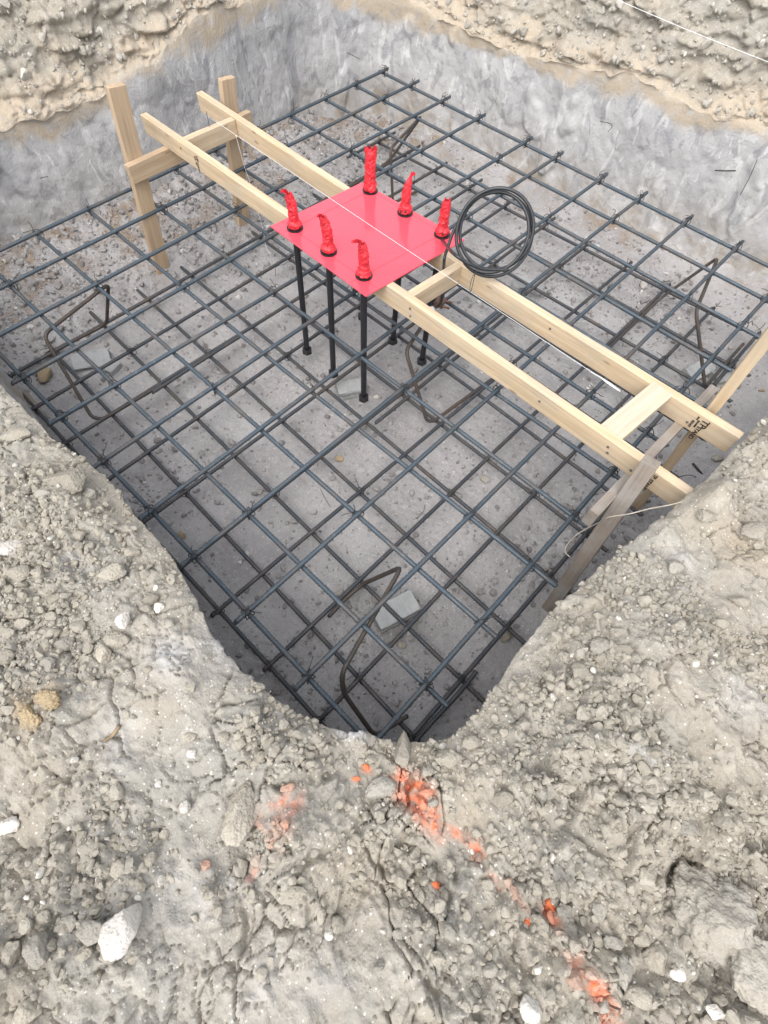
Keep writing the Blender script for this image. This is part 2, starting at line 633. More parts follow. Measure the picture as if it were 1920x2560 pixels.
MOUNDS = [(1748, 1258, .10, .13), (1890, 1110, .10, .06), (1640, 1330, .07, .05), (750, 2120, .13, .05), (1150, 1880, .13, .045), (1480, 1800, .15, .05), (1620, 1960, .12, .05), (1010, 1870, .05, .045),
          (1640, 1640, .20, .05), (1820, 1420, .14, .05), (120, 1400, .18, .045), (240, 1250, .14, .05), (90, 1720, .16, .035),
          (1050, 2200, .10, -.05), (850, 2280, .09, -.045), (600, 2140, .08, -.045), (1700, 2140, .07, -.05), (1746, 2288, .21, -.03), (1868, 2440, .16, -.05), (800, 1960, .06, -.03),
          (930, 1960, .06, .02), (1400, 1990, .10, -.035), (330, 2080, .13, -.03), (1230, 2010, .12, .025), (1880, 2300, .12, -.05),
          (500, 1700, .14, .04), (350, 1860, .05, -.025), (1780, 1900, .10, .03), (480, 1950, .15, .02), (1280, 2300, .10, -.03),
          (700, 1800, .10, .04), (1560, 2130, .12, .03), (560, 2420, .16, .015)]
# crumbly patches (1) and trampled smooth ground (-1)
CRUMB = [(250, 2150, .20, 1.2), (700, 1820, .14, 1.2), (1050, 2230, .10, 1.2), (1350, 2380, .22, 1.3), (840, 2330, .08, 1.2),
         (1300, 1960, .20, .7), (200, 1420, .22, .8), (1430, 1640, .10, .7), (1800, 2480, .16, 1.2), (1160, 2350, .14, 1.0),
         (640, 2180, .10, 1.0), (110, 1600, .16, .9), (980, 2080, .08, 1.0), (1500, 2050, .12, .8), (1790, 2050, .12, .6), (100, 2350, .16, 1.0),
         (450, 1920, .14, -1.2), (620, 2430, .16, -1.2), (1760, 1760, .15, -1.1), (1100, 2110, .06, -.8), (480, 1650, .10, -.9), (1640, 1490, .16, .7), (1730, 1640, .14, .6), (1560, 1780, .14, .8), (1850, 1660, .12, .5), (130, 1180, .12, .7),
         (1850, 1450, .14, -.9), (900, 2480, .14, -.8), (560, 2080, .07, -1.0), (1560, 1560, .12, -.6), (1180, 2460, .08, -.8)]


def crumb_mask(x, y):
    p = np.stack([x, y, np.zeros_like(x)], 1)
    return np.clip(.42 + 1.1 * fbm(p * 3.1 + 5, 3) + .62 * bumps_at(x, y, CRUMB), 0, 1)


def lumps(p, scale, seed, lo=.30):
    f1, f2, rid = worley(p / scale + seed)
    h = np.sqrt(np.clip(1 - (f1 / .62) ** 2, 0, 1)) * (rid > lo) * (.45 + .55 * rid)
    return h, f1, f2


def ground_detail(p, m):
    """Extra height of clods, crumbs and drying cracks at points p (n,3) where crumbliness is m."""
    w = p + np.stack([perlin(p * 9), perlin(p * 9 + 31), perlin(p * 9 + 77)], 1) * .022
    h = fbm(p * 2.2, 3) * .055 + fbm(p * 7, 4) * .026
    a, _, _ = lumps(w, .085, 3.1, .45)
    b, _, _ = lumps(w, .042, 9.7, .35)
    c, _, _ = lumps(w, .021, 21.3, .25)
    pk = 0
    for s_, sd_, amp, lo_ in ((.125, 51.3, .052, .15), (.060, 71.9, .032, .25), (.028, 93.1, .016, .25)):
        g1, g2, gr = worley(w / s_ + sd_)
        pk = pk + sstep(.0, .26, g2 - g1) * (gr - .25) * amp * sstep(-.25, .25, fbm(p / s_ * .13 + sd_, 2) + lo_ - .1)
    h += (.25 + .75 * m) * pk
    h += m * (a * .016 + b * .013 + c * .008)
    h += (1 - m) * (b * .0025 + c * .0015)
    rid = 1 - np.abs(fbm(w * 8, 4)) * 2.4
    h += np.clip(rid, 0, 1) ** 2 * .012
    h += fbm(p * 38, 4, .6) * .0042
    # drying cracks
    q = w + np.stack([fbm(p * 25, 2), fbm(p * 25 + 9, 2), p[:, 2] * 0], 1) * .012
    f1, f2, _ = worley(q / .105 + 40)
    crack = sstep(.04, .0, f2 - f1) * sstep(-.06, .10, fbm(p * 4 + 60, 2))
    f3, f4, _ = worley(q / .048 + 20)
    crack = np.maximum(crack, .55 * sstep(.06, .0, f4 - f3) * sstep(.0, .16, fbm(p * 5 + 90, 2)))
    h -= crack * .026
    return h, crack


tI, sI = np.meshgrid(np.arange(NT_), np.arange(NW + NO), indexing='ij')
rh = rim_h[:, None]
nn = near[:, None]
wall_z = fw[None, :] * rh
out_d = on[None, :] * nn + of[None, :] * (1 - nn)
D = np.concatenate([(1 - fw)[None, :] ** .7 * (.13 * nn - .05 * (1 - nn)), out_d], 1)
Z = np.concatenate([wall_z - .03 * (1 - fw)[None, :], np.zeros((NT_, NO)) + rh], 1)
# far side: rubble slope rising outward above the clay cut; near side: nearly level bank
slope = np.where(out_d < .07, out_d * .6, .042 + (np.minimum(out_d, .50) - .07) * 1.55)
slope = slope + np.maximum(0, out_d - .50) * .10
Z[:, NW:] += (1 - nn) * slope + nn * (-.016 * np.exp(-out_d / .018) + .02 * sstep(0, .5, out_d))
Z[:, :NW] += nn * (-.016) * fw[None, :] ** 3
X = RIM[:, 0:1] + NRM[:, 0:1] * D
Y = RIM[:, 1:2] + NRM[:, 1:2] * D
# flare of the wall foot
foot = np.exp(-Z[:, :NW] / .10) * .10 * (1 - nn)
X[:, :NW] -= NRM[:, 0:1] * foot; Y[:, :NW] -= NRM[:, 1:2] * foot

P0 = np.stack([X.ravel(), Y.ravel(), Z.ravel()], 1)
S = sI.ravel()
is_wall = S < NW
Nf = np.repeat(near, NW + NO)
Dd = D.ravel()
P = P0.copy()
nv = np.repeat(NRM, NW + NO, axis=0)
# --- wall displacement (along the outward normal), 3-D noise with scraped streaks
wp = P0[is_wall]
st = wp * (2.2, 2.2, .8)
along = (wp[:, 0] * .6 + wp[:, 1] * .8)
smear = np.stack([along * 6 + wp[:, 2] * 3.0, wp[:, 2] * 2.2 - along * .8, wp[:, 0] * .5], 1)
wd = fbm(st * 1.2, 3) * .045 + fbm(smear, 4) * .016 + fbm(wp * 14, 4) * .006 + (1 - np.abs(fbm(smear * 2.1 + 5, 3)) * 2) * .005
f1, f2, _ = worley(wp * (4.0, 4.0, 2.0) + 11)
wd += (f2 - f1) * .006
rg = 1 - np.abs(fbm(wp * (3.0, 3.0, 2.2) + 9, 5)) * 3
wd += np.clip(rg, 0, 1) ** 3 * .010 - sstep(.25, .32, fbm(wp * (2.6, 2.6, 1.6) + 70, 3)) * .022
edge = np.minimum(1, (1 - wp[:, 2] / .8) * 6).clip(.25, 1)
wd *= edge * (.25 + .75 * (1 - Nf[is_wall]))
P[is_wall, 0] += nv[is_wall, 0] * wd
P[is_wall, 1] += nv[is_wall, 1] * wd
# --- rim row follows the wall: push the first outside rows with the same displacement, fading out
wd_rim = wd.reshape(NT_, NW)[:, -1]
fade = np.exp(-np.maximum(Dd, 0) / .10)
push = np.repeat(wd_rim, NW + NO) * fade
go = ~is_wall
P[go, 0] += nv[go, 0] * push[go]
P[go, 1] += nv[go, 1] * push[go]
# --- outside ground
gp = P[go].copy()
gp_flat = np.stack([gp[:, 0], gp[:, 1], gp[:, 2] * .8], 1)
cm = crumb_mask(gp[:, 0], gp[:, 1])
nf = Nf[go]
cm = cm * nf + (1 - nf) * np.clip(.42 + 1.2 * fbm(gp * 3, 3), 0, 1)
hd, crack = ground_detail(gp_flat, cm)
hd = hd * (1 - nf * .30 * sstep(.12, .0, Dd[go])) + nf * (bumps_at(gp[:, 0], gp[:, 1], MOUNDS[3:]) * sstep(.0, .14, Dd[go]) + bumps_at(gp[:, 0], gp[:, 1], MOUNDS[:3]))
far_fade = 1 / (1 + np.maximum(0, Dd[go] - 1.6) * .4)
k_rim = .42 + .58 * sstep(.0, .05, Dd[go])
far_amp = 1 - (1 - nf) * .15
# far rubble layers: overhanging steps
strata = (1 - nf) * (np.abs(fbm(gp * (2.2, 2.2, 9) + 3, 4)) * .12 + fbm(gp * 1.6 + 7, 3) * .06)
hz = hd * k_rim * far_fade * far_amp
b1, b2, brr = worley(gp * (4.2, 4.2, 6.0) + fbm(gp * 6, 3)[:, None] * .7 + 13)
b3, b4, brs = worley(gp * (11, 11, 15) + fbm(gp * 14, 2)[:, None] * .6 + 43)
blocks = (1 - nf) * far_fade * sstep(.0, .08, Dd[go]) * ((brr - .5) * .055 * sstep(.0, .12, b2 - b1) - sstep(.10, .0, b2 - b1) * .012 + (brs - .5) * .022 * sstep(.0, .15, b4 - b3))
P[go, 0] -= nv[go, 0] * blocks
P[go, 1] -= nv[go, 1] * blocks
P[go, 2] += hz * (nf + (1 - nf) * .40)
P[go, 0] += nv[go, 0] * (-(1 - nf) * (hz * .75 + strata * k_rim))
P[go, 1] += nv[go, 1] * (-(1 - nf) * (hz * .75 + strata * k_rim))
# crumble of the near rim itself
rp = np.stack([gp[:, 0], gp[:, 1], gp[:, 2] * 0 + 2], 1)
_, _, rcell = worley(rp * 11 + fbm(rp * 20, 2)[:, None] * .5)
rimn = fbm(rp * 9, 4) + fbm(rp * 28, 3) * .7 + (rcell - .5) * .9
kk = nf * np.exp(-np.maximum(Dd[go], 0) / .05)
P[go, 0] += nv[go, 0] * rimn * .022 * kk
P[go, 1] += nv[go, 1] * rimn * .022 * kk
# weld the wall's top row to the rim
idx = np.arange(NT_) * (NW + NO)
P[idx + NW - 1] = P[idx + NW] * .5 + P[idx + NW - 1] * .5

# --- attributes
zf = P0[:, 2]
n2 = fbm(np.stack([P0[:, 0] * 2.4, P0[:, 1] * 2.4, P0[:, 2] * 3], 1), 4)
far = 1 - Nf
tan = far * sstep(-.05, .03, Dd + n2 * .10 - .0) * sstep(.17, .07, Dd + n2 * .24)
tan_w = far * sstep(.88, .97, P0[:, 2] / np.repeat(rim_h, NW + NO) + n2 * .28)
brown = sstep(.42, .08, P0[:, 2] + n2 * .22)


def px_mask(Pts, blobs):
    d = Pts - CAM
    zc = d @ FWD
    u = 960 + F_PX * (d @ RIGHT) / np.maximum(zc, .05)
    v = 1280 - F_PX * (d @ UP) / np.maximum(zc, .05)
    return u, v, zc


def ground_blob(Pts, lst, z=.85):
    m = np.zeros(len(Pts))
    for px, py, rx, ry, ang, a in lst:
        c = at(px, py, z)
        e = at(px + 10 * math.cos(math.radians(ang)), py + 10 * math.sin(math.radians(ang)), z) - c
        e = e[:2] / np.linalg.norm(e[:2])
        q = Pts[:, :2] - c[:2]
        l = q @ e; w = q @ np.array([-e[1], e[0]])
        m = np.maximum(m, a * np.exp(-((l / rx) ** 2 + (w / ry) ** 2)))
    return m


PAINT = [(1035, 1985, .052, .034, 50, 1.9), (1070, 2040, .045, .024, 60, 1.5), (1140, 2085, .05, .016, 30, .65), (1185, 2120, .032, .016, 60, 1.15),
         (1230, 2195, .03, .012, 50, .6), (1375, 2290, .025, .016, 60, .75), (1440, 2420, .05, .024, 60, .8), (1480, 2475, .055, .024, 55, .95),
         (1495, 2530, .05, .018, 70, .8), (725, 2010, .045, .026, 340, .85), (690, 2060, .055, .035, 20, .55), (640, 2170, .035, .014, 300, .5),
         (915, 1925, .018, .009, 20, .7), (890, 1948, .016, .007, 0, .7), (1290, 2240, .05, .012, 50, .45), (1090, 2060, .02, .012, 90, .5), (690, 2090, .05, .02, 60, .35)]
pn = fbm(P * 22, 4, .6)
paint = np.clip(ground_blob(P, PAINT) * (.85 + 1.7 * pn) - .10, 0, 1) * (~is_wall)
PALE = [(880, 1830, .05, .02, 0, .8), (440, 1650, .10, .06, 30, .55), (580, 1620, .10, .05, 20, .6), (700, 2440, .12, .09, 0, .35), (1560, 1900, .06, .04, 60, .4),
        (1700, 1420, .05, .03, 60, .4), (300, 1860, .07, .05, 100, .35), (540, 2220, .10, .07, 0, .3), (200, 1420, .05, .03, 0, .4), (1840, 1760, .10, .06, 0, .35)]
pale = np.clip(ground_blob(P, PALE) * (1 + 1.3 * fbm(P * 12 + 8, 4)), 0, .8) * (~is_wall)
OCH = [(90, 1770, .055, .035, 60, .7), (150, 1730, .03, .02, 0, .5), (1840, 1390, .10, .07, 40, .22), (1060, 1890, .06, .04, 60, .16), (900, 2180, .10, .06, 30, .16),
       (1180, 2050, .07, .05, 60, .14)]
ochre = np.clip(ground_blob(P, OCH) * (1 + 1.0 * fbm(P * 14 + 4, 4)), 0, 1) * (~is_wall)
dark = np.zeros(len(P))

Vall = P
ncol = NW + NO


def strip_faces(a, b):
    t, s = np.meshgrid(np.arange(NT_), np.arange(a, b), indexing='ij')
    t2 = (t + 1) % NT_
    return np.stack([t * ncol + s, t2 * ncol + s, t2 * ncol + s + 1, t * ncol + s + 1], -1).reshape(-1, 4)


def sub_mesh(name, F, attrs):
    u, inv = np.unique(F.ravel(), return_inverse=True)
    return mesh_np(name, Vall[u], inv.reshape(F.shape), True, {k_: v_[u] for k_, v_ in attrs.items()})


me_g = sub_mesh("ground", strip_faces(NW - 1, ncol - 1)[:, ::-1], dict(tan=tan, paint=paint, pale=pale, ochre=ochre, dark=dark))
tag(link("ground", me_g, MAT['ground']), kind='structure')
me_w = sub_mesh("pit_wall", strip_faces(0, NW - 1)[:, ::-1], dict(tan=tan_w, brown=brown))
tag(link("pit_wall", me_w, MAT['wall']), kind='structure')

# ------------------------------------------------------------------ pit floor
gx = np.arange(-3.85, .85, .0085); gy = np.arange(-.25, 4.2, .0085)
FX, FY = np.meshgrid(gx, gy, indexing='ij')
fp = np.stack([FX.ravel(), FY.ravel(), np.zeros(FX.size)], 1)
sub = RIM[::12]
dmin = np.full(len(fp), 9.0)
for q in sub:
    dmin = np.minimum(dmin, (fp[:, 0] - q[0]) ** 2 + (fp[:, 1] - q[1]) ** 2)
dmin = np.sqrt(dmin)
farside = np.maximum(sstep(-2.4, -3.1, fp[:, 0]), sstep(2.9, 3.5, fp[:, 1]))
debris = np.exp(-dmin / .20) * (.10 * farside + .03)
RUB = [(100, 760, .34, 1.), (60, 880, .22, .9), (520, 540, .22, .9), (1480, 700, .3, .5), (1640, 760, .25, .7), (1480, 1330, .22, .7), (1560, 1360, .2, .8),
       (1340, 1420, .18, .7), (700, 1700, .2, .35), (900, 1560, .25, .35), (1000, 330, .3, .5), (640, 620, .2, .4), (420, 640, .2, .8), (330, 1250, .15, .5),
       (1150, 1800, .18, .4), (450, 1180, .2, .35)]
rub = np.zeros(len(fp))
for px, py, r, a in RUB:
    c = at(px, py, .0)
    rub = np.maximum(rub, a * np.exp(-((fp[:, 0] - c[0]) ** 2 + (fp[:, 1] - c[1]) ** 2) / r ** 2))
rub = np.maximum(rub, .55 * sstep(-2.65, -3.0, fp[:, 0]))
rub = np.clip(rub * (1 + .9 * fbm(fp * 5, 3)) + .12 * sstep(.05, .3, fbm(fp * 2.2 + 9, 3)), 0, 1)
a_, _, _ = lumps(fp, .05, 5.5, .4)
b_, _, _ = lumps(fp, .025, 15.5, .3)
lbank = .135 * sstep(-2.68, -3.02, fp[:, 0] + fbm(fp * 3, 3) * .18) * sstep(3.3, 2.6, fp[:, 1])
fz = debris + lbank + fbm(fp * 1.6, 3) * .026 + fbm(fp * 6, 4) * .010 + fbm(fp * 30, 4, .6) * .008 + rub * (a_ * .022 + b_ * .012) + (1 - rub) * b_ * .0025 + rub * .01
brown_f = np.clip((debris * 14 * farside + .8 * sstep(-2.75, -3.1, fp[:, 0])) * (.6 + fbm(fp * 4, 3)), 0, .9)
pale_f = np.clip(sstep(.10, .35, fbm(fp * 1.9 + 31, 3)) * .35, 0, 1)
fp[:, 2] = fz
nyy = len(gy)
i_, j_ = np.meshgrid(np.arange(len(gx) - 1), np.arange(nyy - 1), indexing='ij')
ff = np.stack([i_ * nyy + j_, (i_ + 1) * nyy + j_, (i_ + 1) * nyy + j_ + 1, i_ * nyy + j_ + 1], -1).reshape(-1, 4)
me_f = mesh_np("pit_floor", fp, ff, True, dict(brown=brown_f, pale=pale_f))
tag(link("pit_floor", me_f, MAT['floor']), kind='structure')


def floor_z(x, y):
    i = int(np.clip((x - gx[0]) / .0085, 0, len(gx) - 1)); j = int(np.clip((y - gy[0]) / .0085, 0, nyy - 1))
    return float(fz[i * nyy + j])


gmask = (~is_wall) & (Dd < 1.5)
GP = P[gmask]
gu, gv, gz = px_mask(GP, None)


def ground_hit(px, py):
    """Surface point of the bank seen at a photo pixel."""
    d = (gu - px) ** 2 + (gv - py) ** 2 + (gz < .2) * 1e9
    k_ = np.argmin(d)
    return GP[k_], gz[k_]


# ------------------------------------------------------------------ rocks
def ico(sub_):
    bm = bmesh.new()
    bmesh.ops.create_icosphere(bm, subdivisions=sub_, radius=1)
    bm.verts.index_update()
    V = np.array([v.co[:] for v in bm.verts]); F = np.array([[v.index for v in f.verts] for f in bm.faces])
    bm.free()
    return V, F


ICO = {k_: ico(k_) for k_ in (2, 3, 4, 5)}


def rock_shape(sub_, seed, cuts=9, rough=.10, flat=(1, 1, 1)):
    V, F = ICO[sub_]
    r = np.random.default_rng(seed)
    V = V.copy()
    V = V * (1 + .22 * fbm(V * 1.1 + seed * 3.7, 2))[:, None]
    for _ in range(cuts):
        n = r.normal(size=3); n /= np.linalg.norm(n)
        c = r.uniform(.45, .78)
        V = V - np.maximum(0, V @ n - c)[:, None] * n * .85
    if sub_ >= 3:
        w1, w2, _ = worley(V * 2.3 + seed)
        V = V * (1 + rough * .9 * (w2 - w1 - .25) + rough * fbm(V * 4 + seed, 4) + rough * .8 * fbm(V * 11 + seed, 3))[:, None]
    else:
        V = V * (1 + rough * perlin(V * 3 + seed))[:, None]
    V = V * np.array(flat)
    return V / np.abs(V).max(0).mean(), F


def scatter(name, mat, pts, nrms, sizes, tones, paints, variants=10, sub_=2, sink=.25):
    shapes = [rock_shape(sub_, 100 + k_, 10, .16, (1, .85, .7)) for k_ in range(variants)]
    F0 = shapes[0][1]
    n = len(pts)
    q = rng.normal(size=(n, 4)); q /= np.linalg.norm(q, axis=1)[:, None]
    w, x, y, z = q.T
    R = np.stack([1 - 2 * (y * y + z * z), 2 * (x * y - z * w), 2 * (x * z + y * w), 2 * (x * y + z * w), 1 - 2 * (x * x + z * z), 2 * (y * z - x * w),
                  2 * (x * z - y * w), 2 * (y * z + x * w), 1 - 2 * (x * x + y * y)], 1).reshape(n, 3, 3)
    var = rng.integers(0, variants, n)
    SV = np.stack([s[0] for s in shapes])[var]
    V = np.einsum('nij,nkj->nki', R, SV) * sizes[:, None, None] + (pts + nrms * (sizes * (.5 - sink))[:, None])[:, None, :]
    m = SV.shape[1]
    F = (F0[None] + (np.arange(n) * m)[:, None, None]).reshape(-1, 3)
    me = mesh_np(name, V.reshape(-1, 3), F, False, dict(tone=np.repeat(tones, m), paint=np.repeat(paints, m)))
    return link(name, me, mat)


def pick(weights, n):
    c = np.cumsum(weights)
    return np.searchsorted(c, rng.random(n) * c[-1])


# near bank crumbs
tri_area = np.repeat(np.maximum(1e-6, np.gradient(s_at)), ncol).reshape(NT_, ncol)
dgrad = np.gradient(D, axis=1).clip(1e-5, None)
wgt = (tri_area * dgrad).ravel() * (~is_wall)
u_, v_, z_ = px_mask(P, None)
vis = (u_ > -80) & (u_ < 2000) & (v_ > -80) & (v_ < 2650) & (z_ > .2)
cmP = np.zeros(len(P)); cmP[go] = cm
wn_ = wgt * vis * (Nf > .5) * (Dd < 1.2) * (.06 + sstep(.35, .8, cmP) * 1.0)
N1 = 9000
ii = pick(wn_, N1)
sz = .0022 + .0042 * rng.random(N1) ** 2.2 + .009 * (rng.random(N1) ** 9)
jit = rng.normal(size=(N1, 3)) * (.004, .004, 0)
upn = np.tile([0, 0, 1.0], (N1, 1))
o = scatter("loose_crumbs", MAT['gravel'], P[ii] + jit, upn, sz, rng.random(N1), np.clip(paint[ii] * .6, 0, .7))
tag(o, "countless crumbs of dry grey earth strewn over the near bank", "gravel", kind='stuff')
# packed small clods in the crumbly patches
wc_ = wgt * vis * (Nf > .5) * (Dd < 1.2) * (.015 + sstep(.45, .9, cmP))
N4 = 1500
ii = pick(wc_, N4)
sz = .0065 + .008 * rng.random(N4) ** 2 + .008 * rng.random(N4) ** 6
o = scatter("small_clods", MAT['gravel'], P[ii], np.tile([0, 0, 1.0], (N4, 1)), sz, rng.random(N4) * .93, np.clip(paint[ii] * .55, 0, .6), 14, 3, .30)
tag(o, "packed small clods of dry grey earth in the crumbly patches of the near bank", "clods", kind='stuff')
# clods on the far rubble slope
wf_ = wgt * vis * (Nf < .5) * (Dd < 1.3) * (Dd > .03)
N3 = 900
ii = pick(wf_, N3)
sz = .005 + .009 * rng.random(N3) ** 2 + .022 * rng.random(N3) ** 12
o = scatter("slope_rubble", MAT['wgravel'], P[ii], np.hstack([nv[ii] * -.6, np.full((N3, 1), .6)]), sz, rng.random(N3), np.zeros(N3))
tag(o, "pale rubble crumbs on the broken slope above the far pit walls", "rubble", kind='stuff')
# pit floor crumbs
wfl = (dmin > .02) * (.16 + rub * 1.6) * (fp[:, 0] < .2) * (fp[:, 1] < 3.8) * (fp[:, 0] > -3.6)
N2 = 14000
ii = pick(wfl, N2)
sz = .0028 + .005 * rng.random(N2) ** 2 + .016 * rng.random(N2) ** 8
o = scatter("floor_crumbs", MAT['fgravel'], fp[ii] + rng.normal(size=(N2, 3)) * (.004, .004, 0), np.tile([0, 0, 1.0], (N2, 1)), sz, rng.random(N2) ** 1.2, np.zeros(N2))
tag(o, "damp grey crumbs and shell grit over the pit floor", "gravel", kind='stuff')


def rock(px, py, wpx, hpx, mat, label=None, name="earth_clod", sub_=4, sink=.32, seed=None, flat=None, rough=.10, group=None, cat=None, cuts=9, p=None, rot=None, tall=None):
    """A single stone: wpx x hpx photo pixels large where the photo shows it."""
    if p is None:
        p, zc = ground_hit(px, py)
    else:
        p = np.asarray(p, float); zc = (p - CAM) @ FWD
    a, b = wpx * zc / F_PX / 2, hpx * zc / F_PX / 2
    s = seed if seed is not None else int(px * 7 + py)
    V, F = rock_shape(sub_, s, cuts, rough)
    t = tall if tall is not None else min(a, b) * .8
    # long axis along the picture's right, short axis along its up, laid flat on the ground
    e1 = RIGHT * (1, 1, 0); e1 = e1 / np.linalg.norm(e1); e2 = np.cross([0, 0, 1], e1)
    if rot:
        c_, s_ = math.cos(math.radians(rot)), math.sin(math.radians(rot))
        e1, e2 = e1 * c_ + e2 * s_, -e1 * s_ + e2 * c_
    V = V[:, 0:1] * a * e1 + V[:, 1:2] * b * e2 + V[:, 2:3] * t * np.array([0, 0, 1.0])
    V = V + (0, 0, t * (1 - 2 * sink))
    o = link(name, mesh_np(name, V, F, sub_ >= 3), MAT[mat], loc=Vector(p))
    tag(o, label, cat or name.replace('_', ' '), group)
    return o


# ------------------------------------------------------------------ rebar
def rebar_pts(p0, p1, seed, wob=.008):
    p0, p1 = np.asarray(p0, float), np.asarray(p1, float)
    L = np.linalg.norm(p1 - p0)
    n = int(L / .0075)
    t = np.linspace(0, 1, n)
    Q = p0 + (p1 - p0) * t[:, None]
    r = np.random.default_rng(seed)
    a, b = r.uniform(-wob, wob, 2); ph = r.uniform(0, 6.3)
    d = (p1 - p0) / L
    s = np.array([-d[1], d[0], 0])
    Q = Q + s * (a * np.sin(t * 3.1416) + b * .6 * np.sin(t * 7 + ph))[:, None]
    Q[:, 2] += -abs(b) * np.sin(t * 3.1416) * .6
    return Q


def rebar_mesh(name, Q, R, loc):
    n = len(Q)
    r = np.where(np.arange(n) % 2 == 0, R * .90, R * 1.12)
    V, F = tube(Q, r, 10, .0045)
    return mesh_np(name, local(V, loc), F, True)


SM = 1.85
Rb = .0097
US = np.array([-1.71142823, -1.56205556, -1.40093835, -1.23026755, -1.04, -0.8821722, -0.70313445, -0.55094258, -0.38144445, -0.20655058, -0.04025073]) * SM
VS = np.array([0.05965079, 0.20148223, 0.36537917, 0.53227336, 0.69644349, 0.85631329, 1.0173336, 1.19655613, 1.36062238, 1.53323348, 1.69241751, 1.846622]) * SM
ZT = .45
mat_up = thing("rebar_mat", (-1.6, 1.75, ZT - .025), "upper mat of blue grey ribbed bars tied in a grid, just under the red board", "rebar mat", "tied rebar mats one above the other in the pit")
r2 = np.random.default_rng(3)
top_bars_u, top_bars_v = [], []
for k_, a in enumerate(US):
    lo, hi = VS[0] - .05 - .02 * r2.random(), VS[-1] + .05 + .03 * r2.random()
    if k_ == 4: p0, p1 = (-1.0588 * SM, lo, ZT + Rb), (-1.0131 * SM, hi, ZT + Rb)
    elif k_ == 0: p0, p1 = (a, lo - .05, ZT + Rb), (a, hi - .02, ZT + Rb)
    else: p0, p1 = (a, lo, ZT + Rb), (a, hi, ZT + Rb)
    Q = rebar_pts(p0, p1, 40 + k_)
    top_bars_u.append((p0, p1))
    link("bar", rebar_mesh("bar", Q, Rb, mat_up.location), MAT['steel'], mat_up, loc=mat_up.location)
VEND = [.06, .10, .075, .12, .06, .10, .10, .12, .10, .11, .14, .16]
for k_, b in enumerate(VS):
    p0, p1 = (US[0] - .04 - .02 * r2.random(), b, ZT - Rb), (US[-1] + VEND[k_], b, ZT - Rb)
    Q = rebar_pts(p0, p1, 60 + k_)
    top_bars_v.append((p0, p1))
    link("bar", rebar_mesh("bar", Q, Rb, mat_up.location), MAT['steel'], mat_up, loc=mat_up.location)

SB = 2.2
ZB = .10
UB = np.array([-1.374, -1.257, -1.124, -.984, -.834, -.69, -.548, -.423, -.274, -.137, .0]) * SB
UBf = np.array([-1.374, -1.254, -1.119, -.974, -.836, -.686, -.538, -.399, -.269, -.132, .005]) * SB
VB0 = np.array([.03, .155, .30, .44, .58, .70, .83, .965, 1.09, 1.222, 1.345, 1.465]) * SB      # b at a = -1.4
VB1 = np.array([.018, .118, .255, .396, .541, .676, .81, .955, 1.10, 1.259, 1.375, 1.532]) * SB  # b at a = 0
mat_lo = thing("rebar_mat", (-1.55, 1.75, ZB - .025), "lower mat of dark ribbed bars tied in a grid close above the pit floor", "rebar mat", "tied rebar mats one above the other in the pit")
for k_ in range(11):
    p0, p1 = (UB[k_], .03 - .02 * r2.random(), ZB + Rb), (UBf[k_], 1.50 * SB + .06 + .05 * r2.random(), ZB + Rb)
    link("bar", rebar_mesh("bar", rebar_pts(p0, p1, 80 + k_), Rb, mat_lo.location), MAT['steellow'], mat_lo, loc=mat_lo.location)
for k_ in range(12):
    p0 = (-1.39 * SB - .03 * r2.random(), VB0[k_], ZB - Rb)
    p1 = (.065 * SB + .05 * (r2.random() - .5), VB1[k_] + (VB1[k_] - VB0[k_]) * .05, ZB - Rb)
    link("bar", rebar_mesh("bar", rebar_pts(p0, p1, 100 + k_), Rb, mat_lo.location), MAT['steellow'], mat_lo, loc=mat_lo.location)
# lapped extra lengths lying against lower bars
for k_, (a, b0, b1) in enumerate([(.0 * SB + .027, .05, .62), (UB[3] + .027, 0.55, 1.15), (UBf[6] + .027, 1.25, 2.45)]):
    link("bar", rebar_mesh("bar", rebar_pts((a, b0, ZB + Rb), (a, b1, ZB + Rb), 130 + k_), Rb, mat_lo.location), MAT['steellow'], mat_lo, loc=mat_lo.location)


# tie wires: a loop round the crossing, a twist and loose tails
def tie_mesh(seed):
    r = np.random.default_rng(seed)
    parts = []
    for s in (1, -1):
        t = np.linspace(0, 2 * np.pi, 15)
        d = np.array([1, s, 0]) / math.sqrt(2)
        Q = d * (np.cos(t) * .024)[:, None] + np.array([0, 0, 1]) * (np.sin(t) * .030)[:, None]
        parts.append(tube(Q, .0019, 5))
        if r.random() < .5: break
    p = np.array([.012, .012, .026])
    for m in range(2):
        q = [p]
        d = np.array([r.uniform(-1, 1), r.uniform(-1, 1), r.uniform(.4, 1.3)])
        for s in range(7):
            d = d + r.normal(size=3) * .6
            q.append(q[-1] + d / np.linalg.norm(d) * .0075)
        parts.append(tube(np.array(q), .0016, 5))
    V, F = join(parts)
    return mesh_np("tie_wire", V, F, True)


TIES = [tie_mesh(k_) for k_ in range(6)]
for m_ in TIES: m_.materials.append(MAT['wire'])


def tie_at(parent, x, y, z, k_):
    o = bpy.data.objects.new("tie_wire", TIES[k_ % 6])
    COL.objects.link(o)
    o.parent = parent
    o.location = Vector((x, y, z)) - Vector(parent.location)
    o.rotation_euler = (0, 0, (k_ * 1.7) % 6.28)


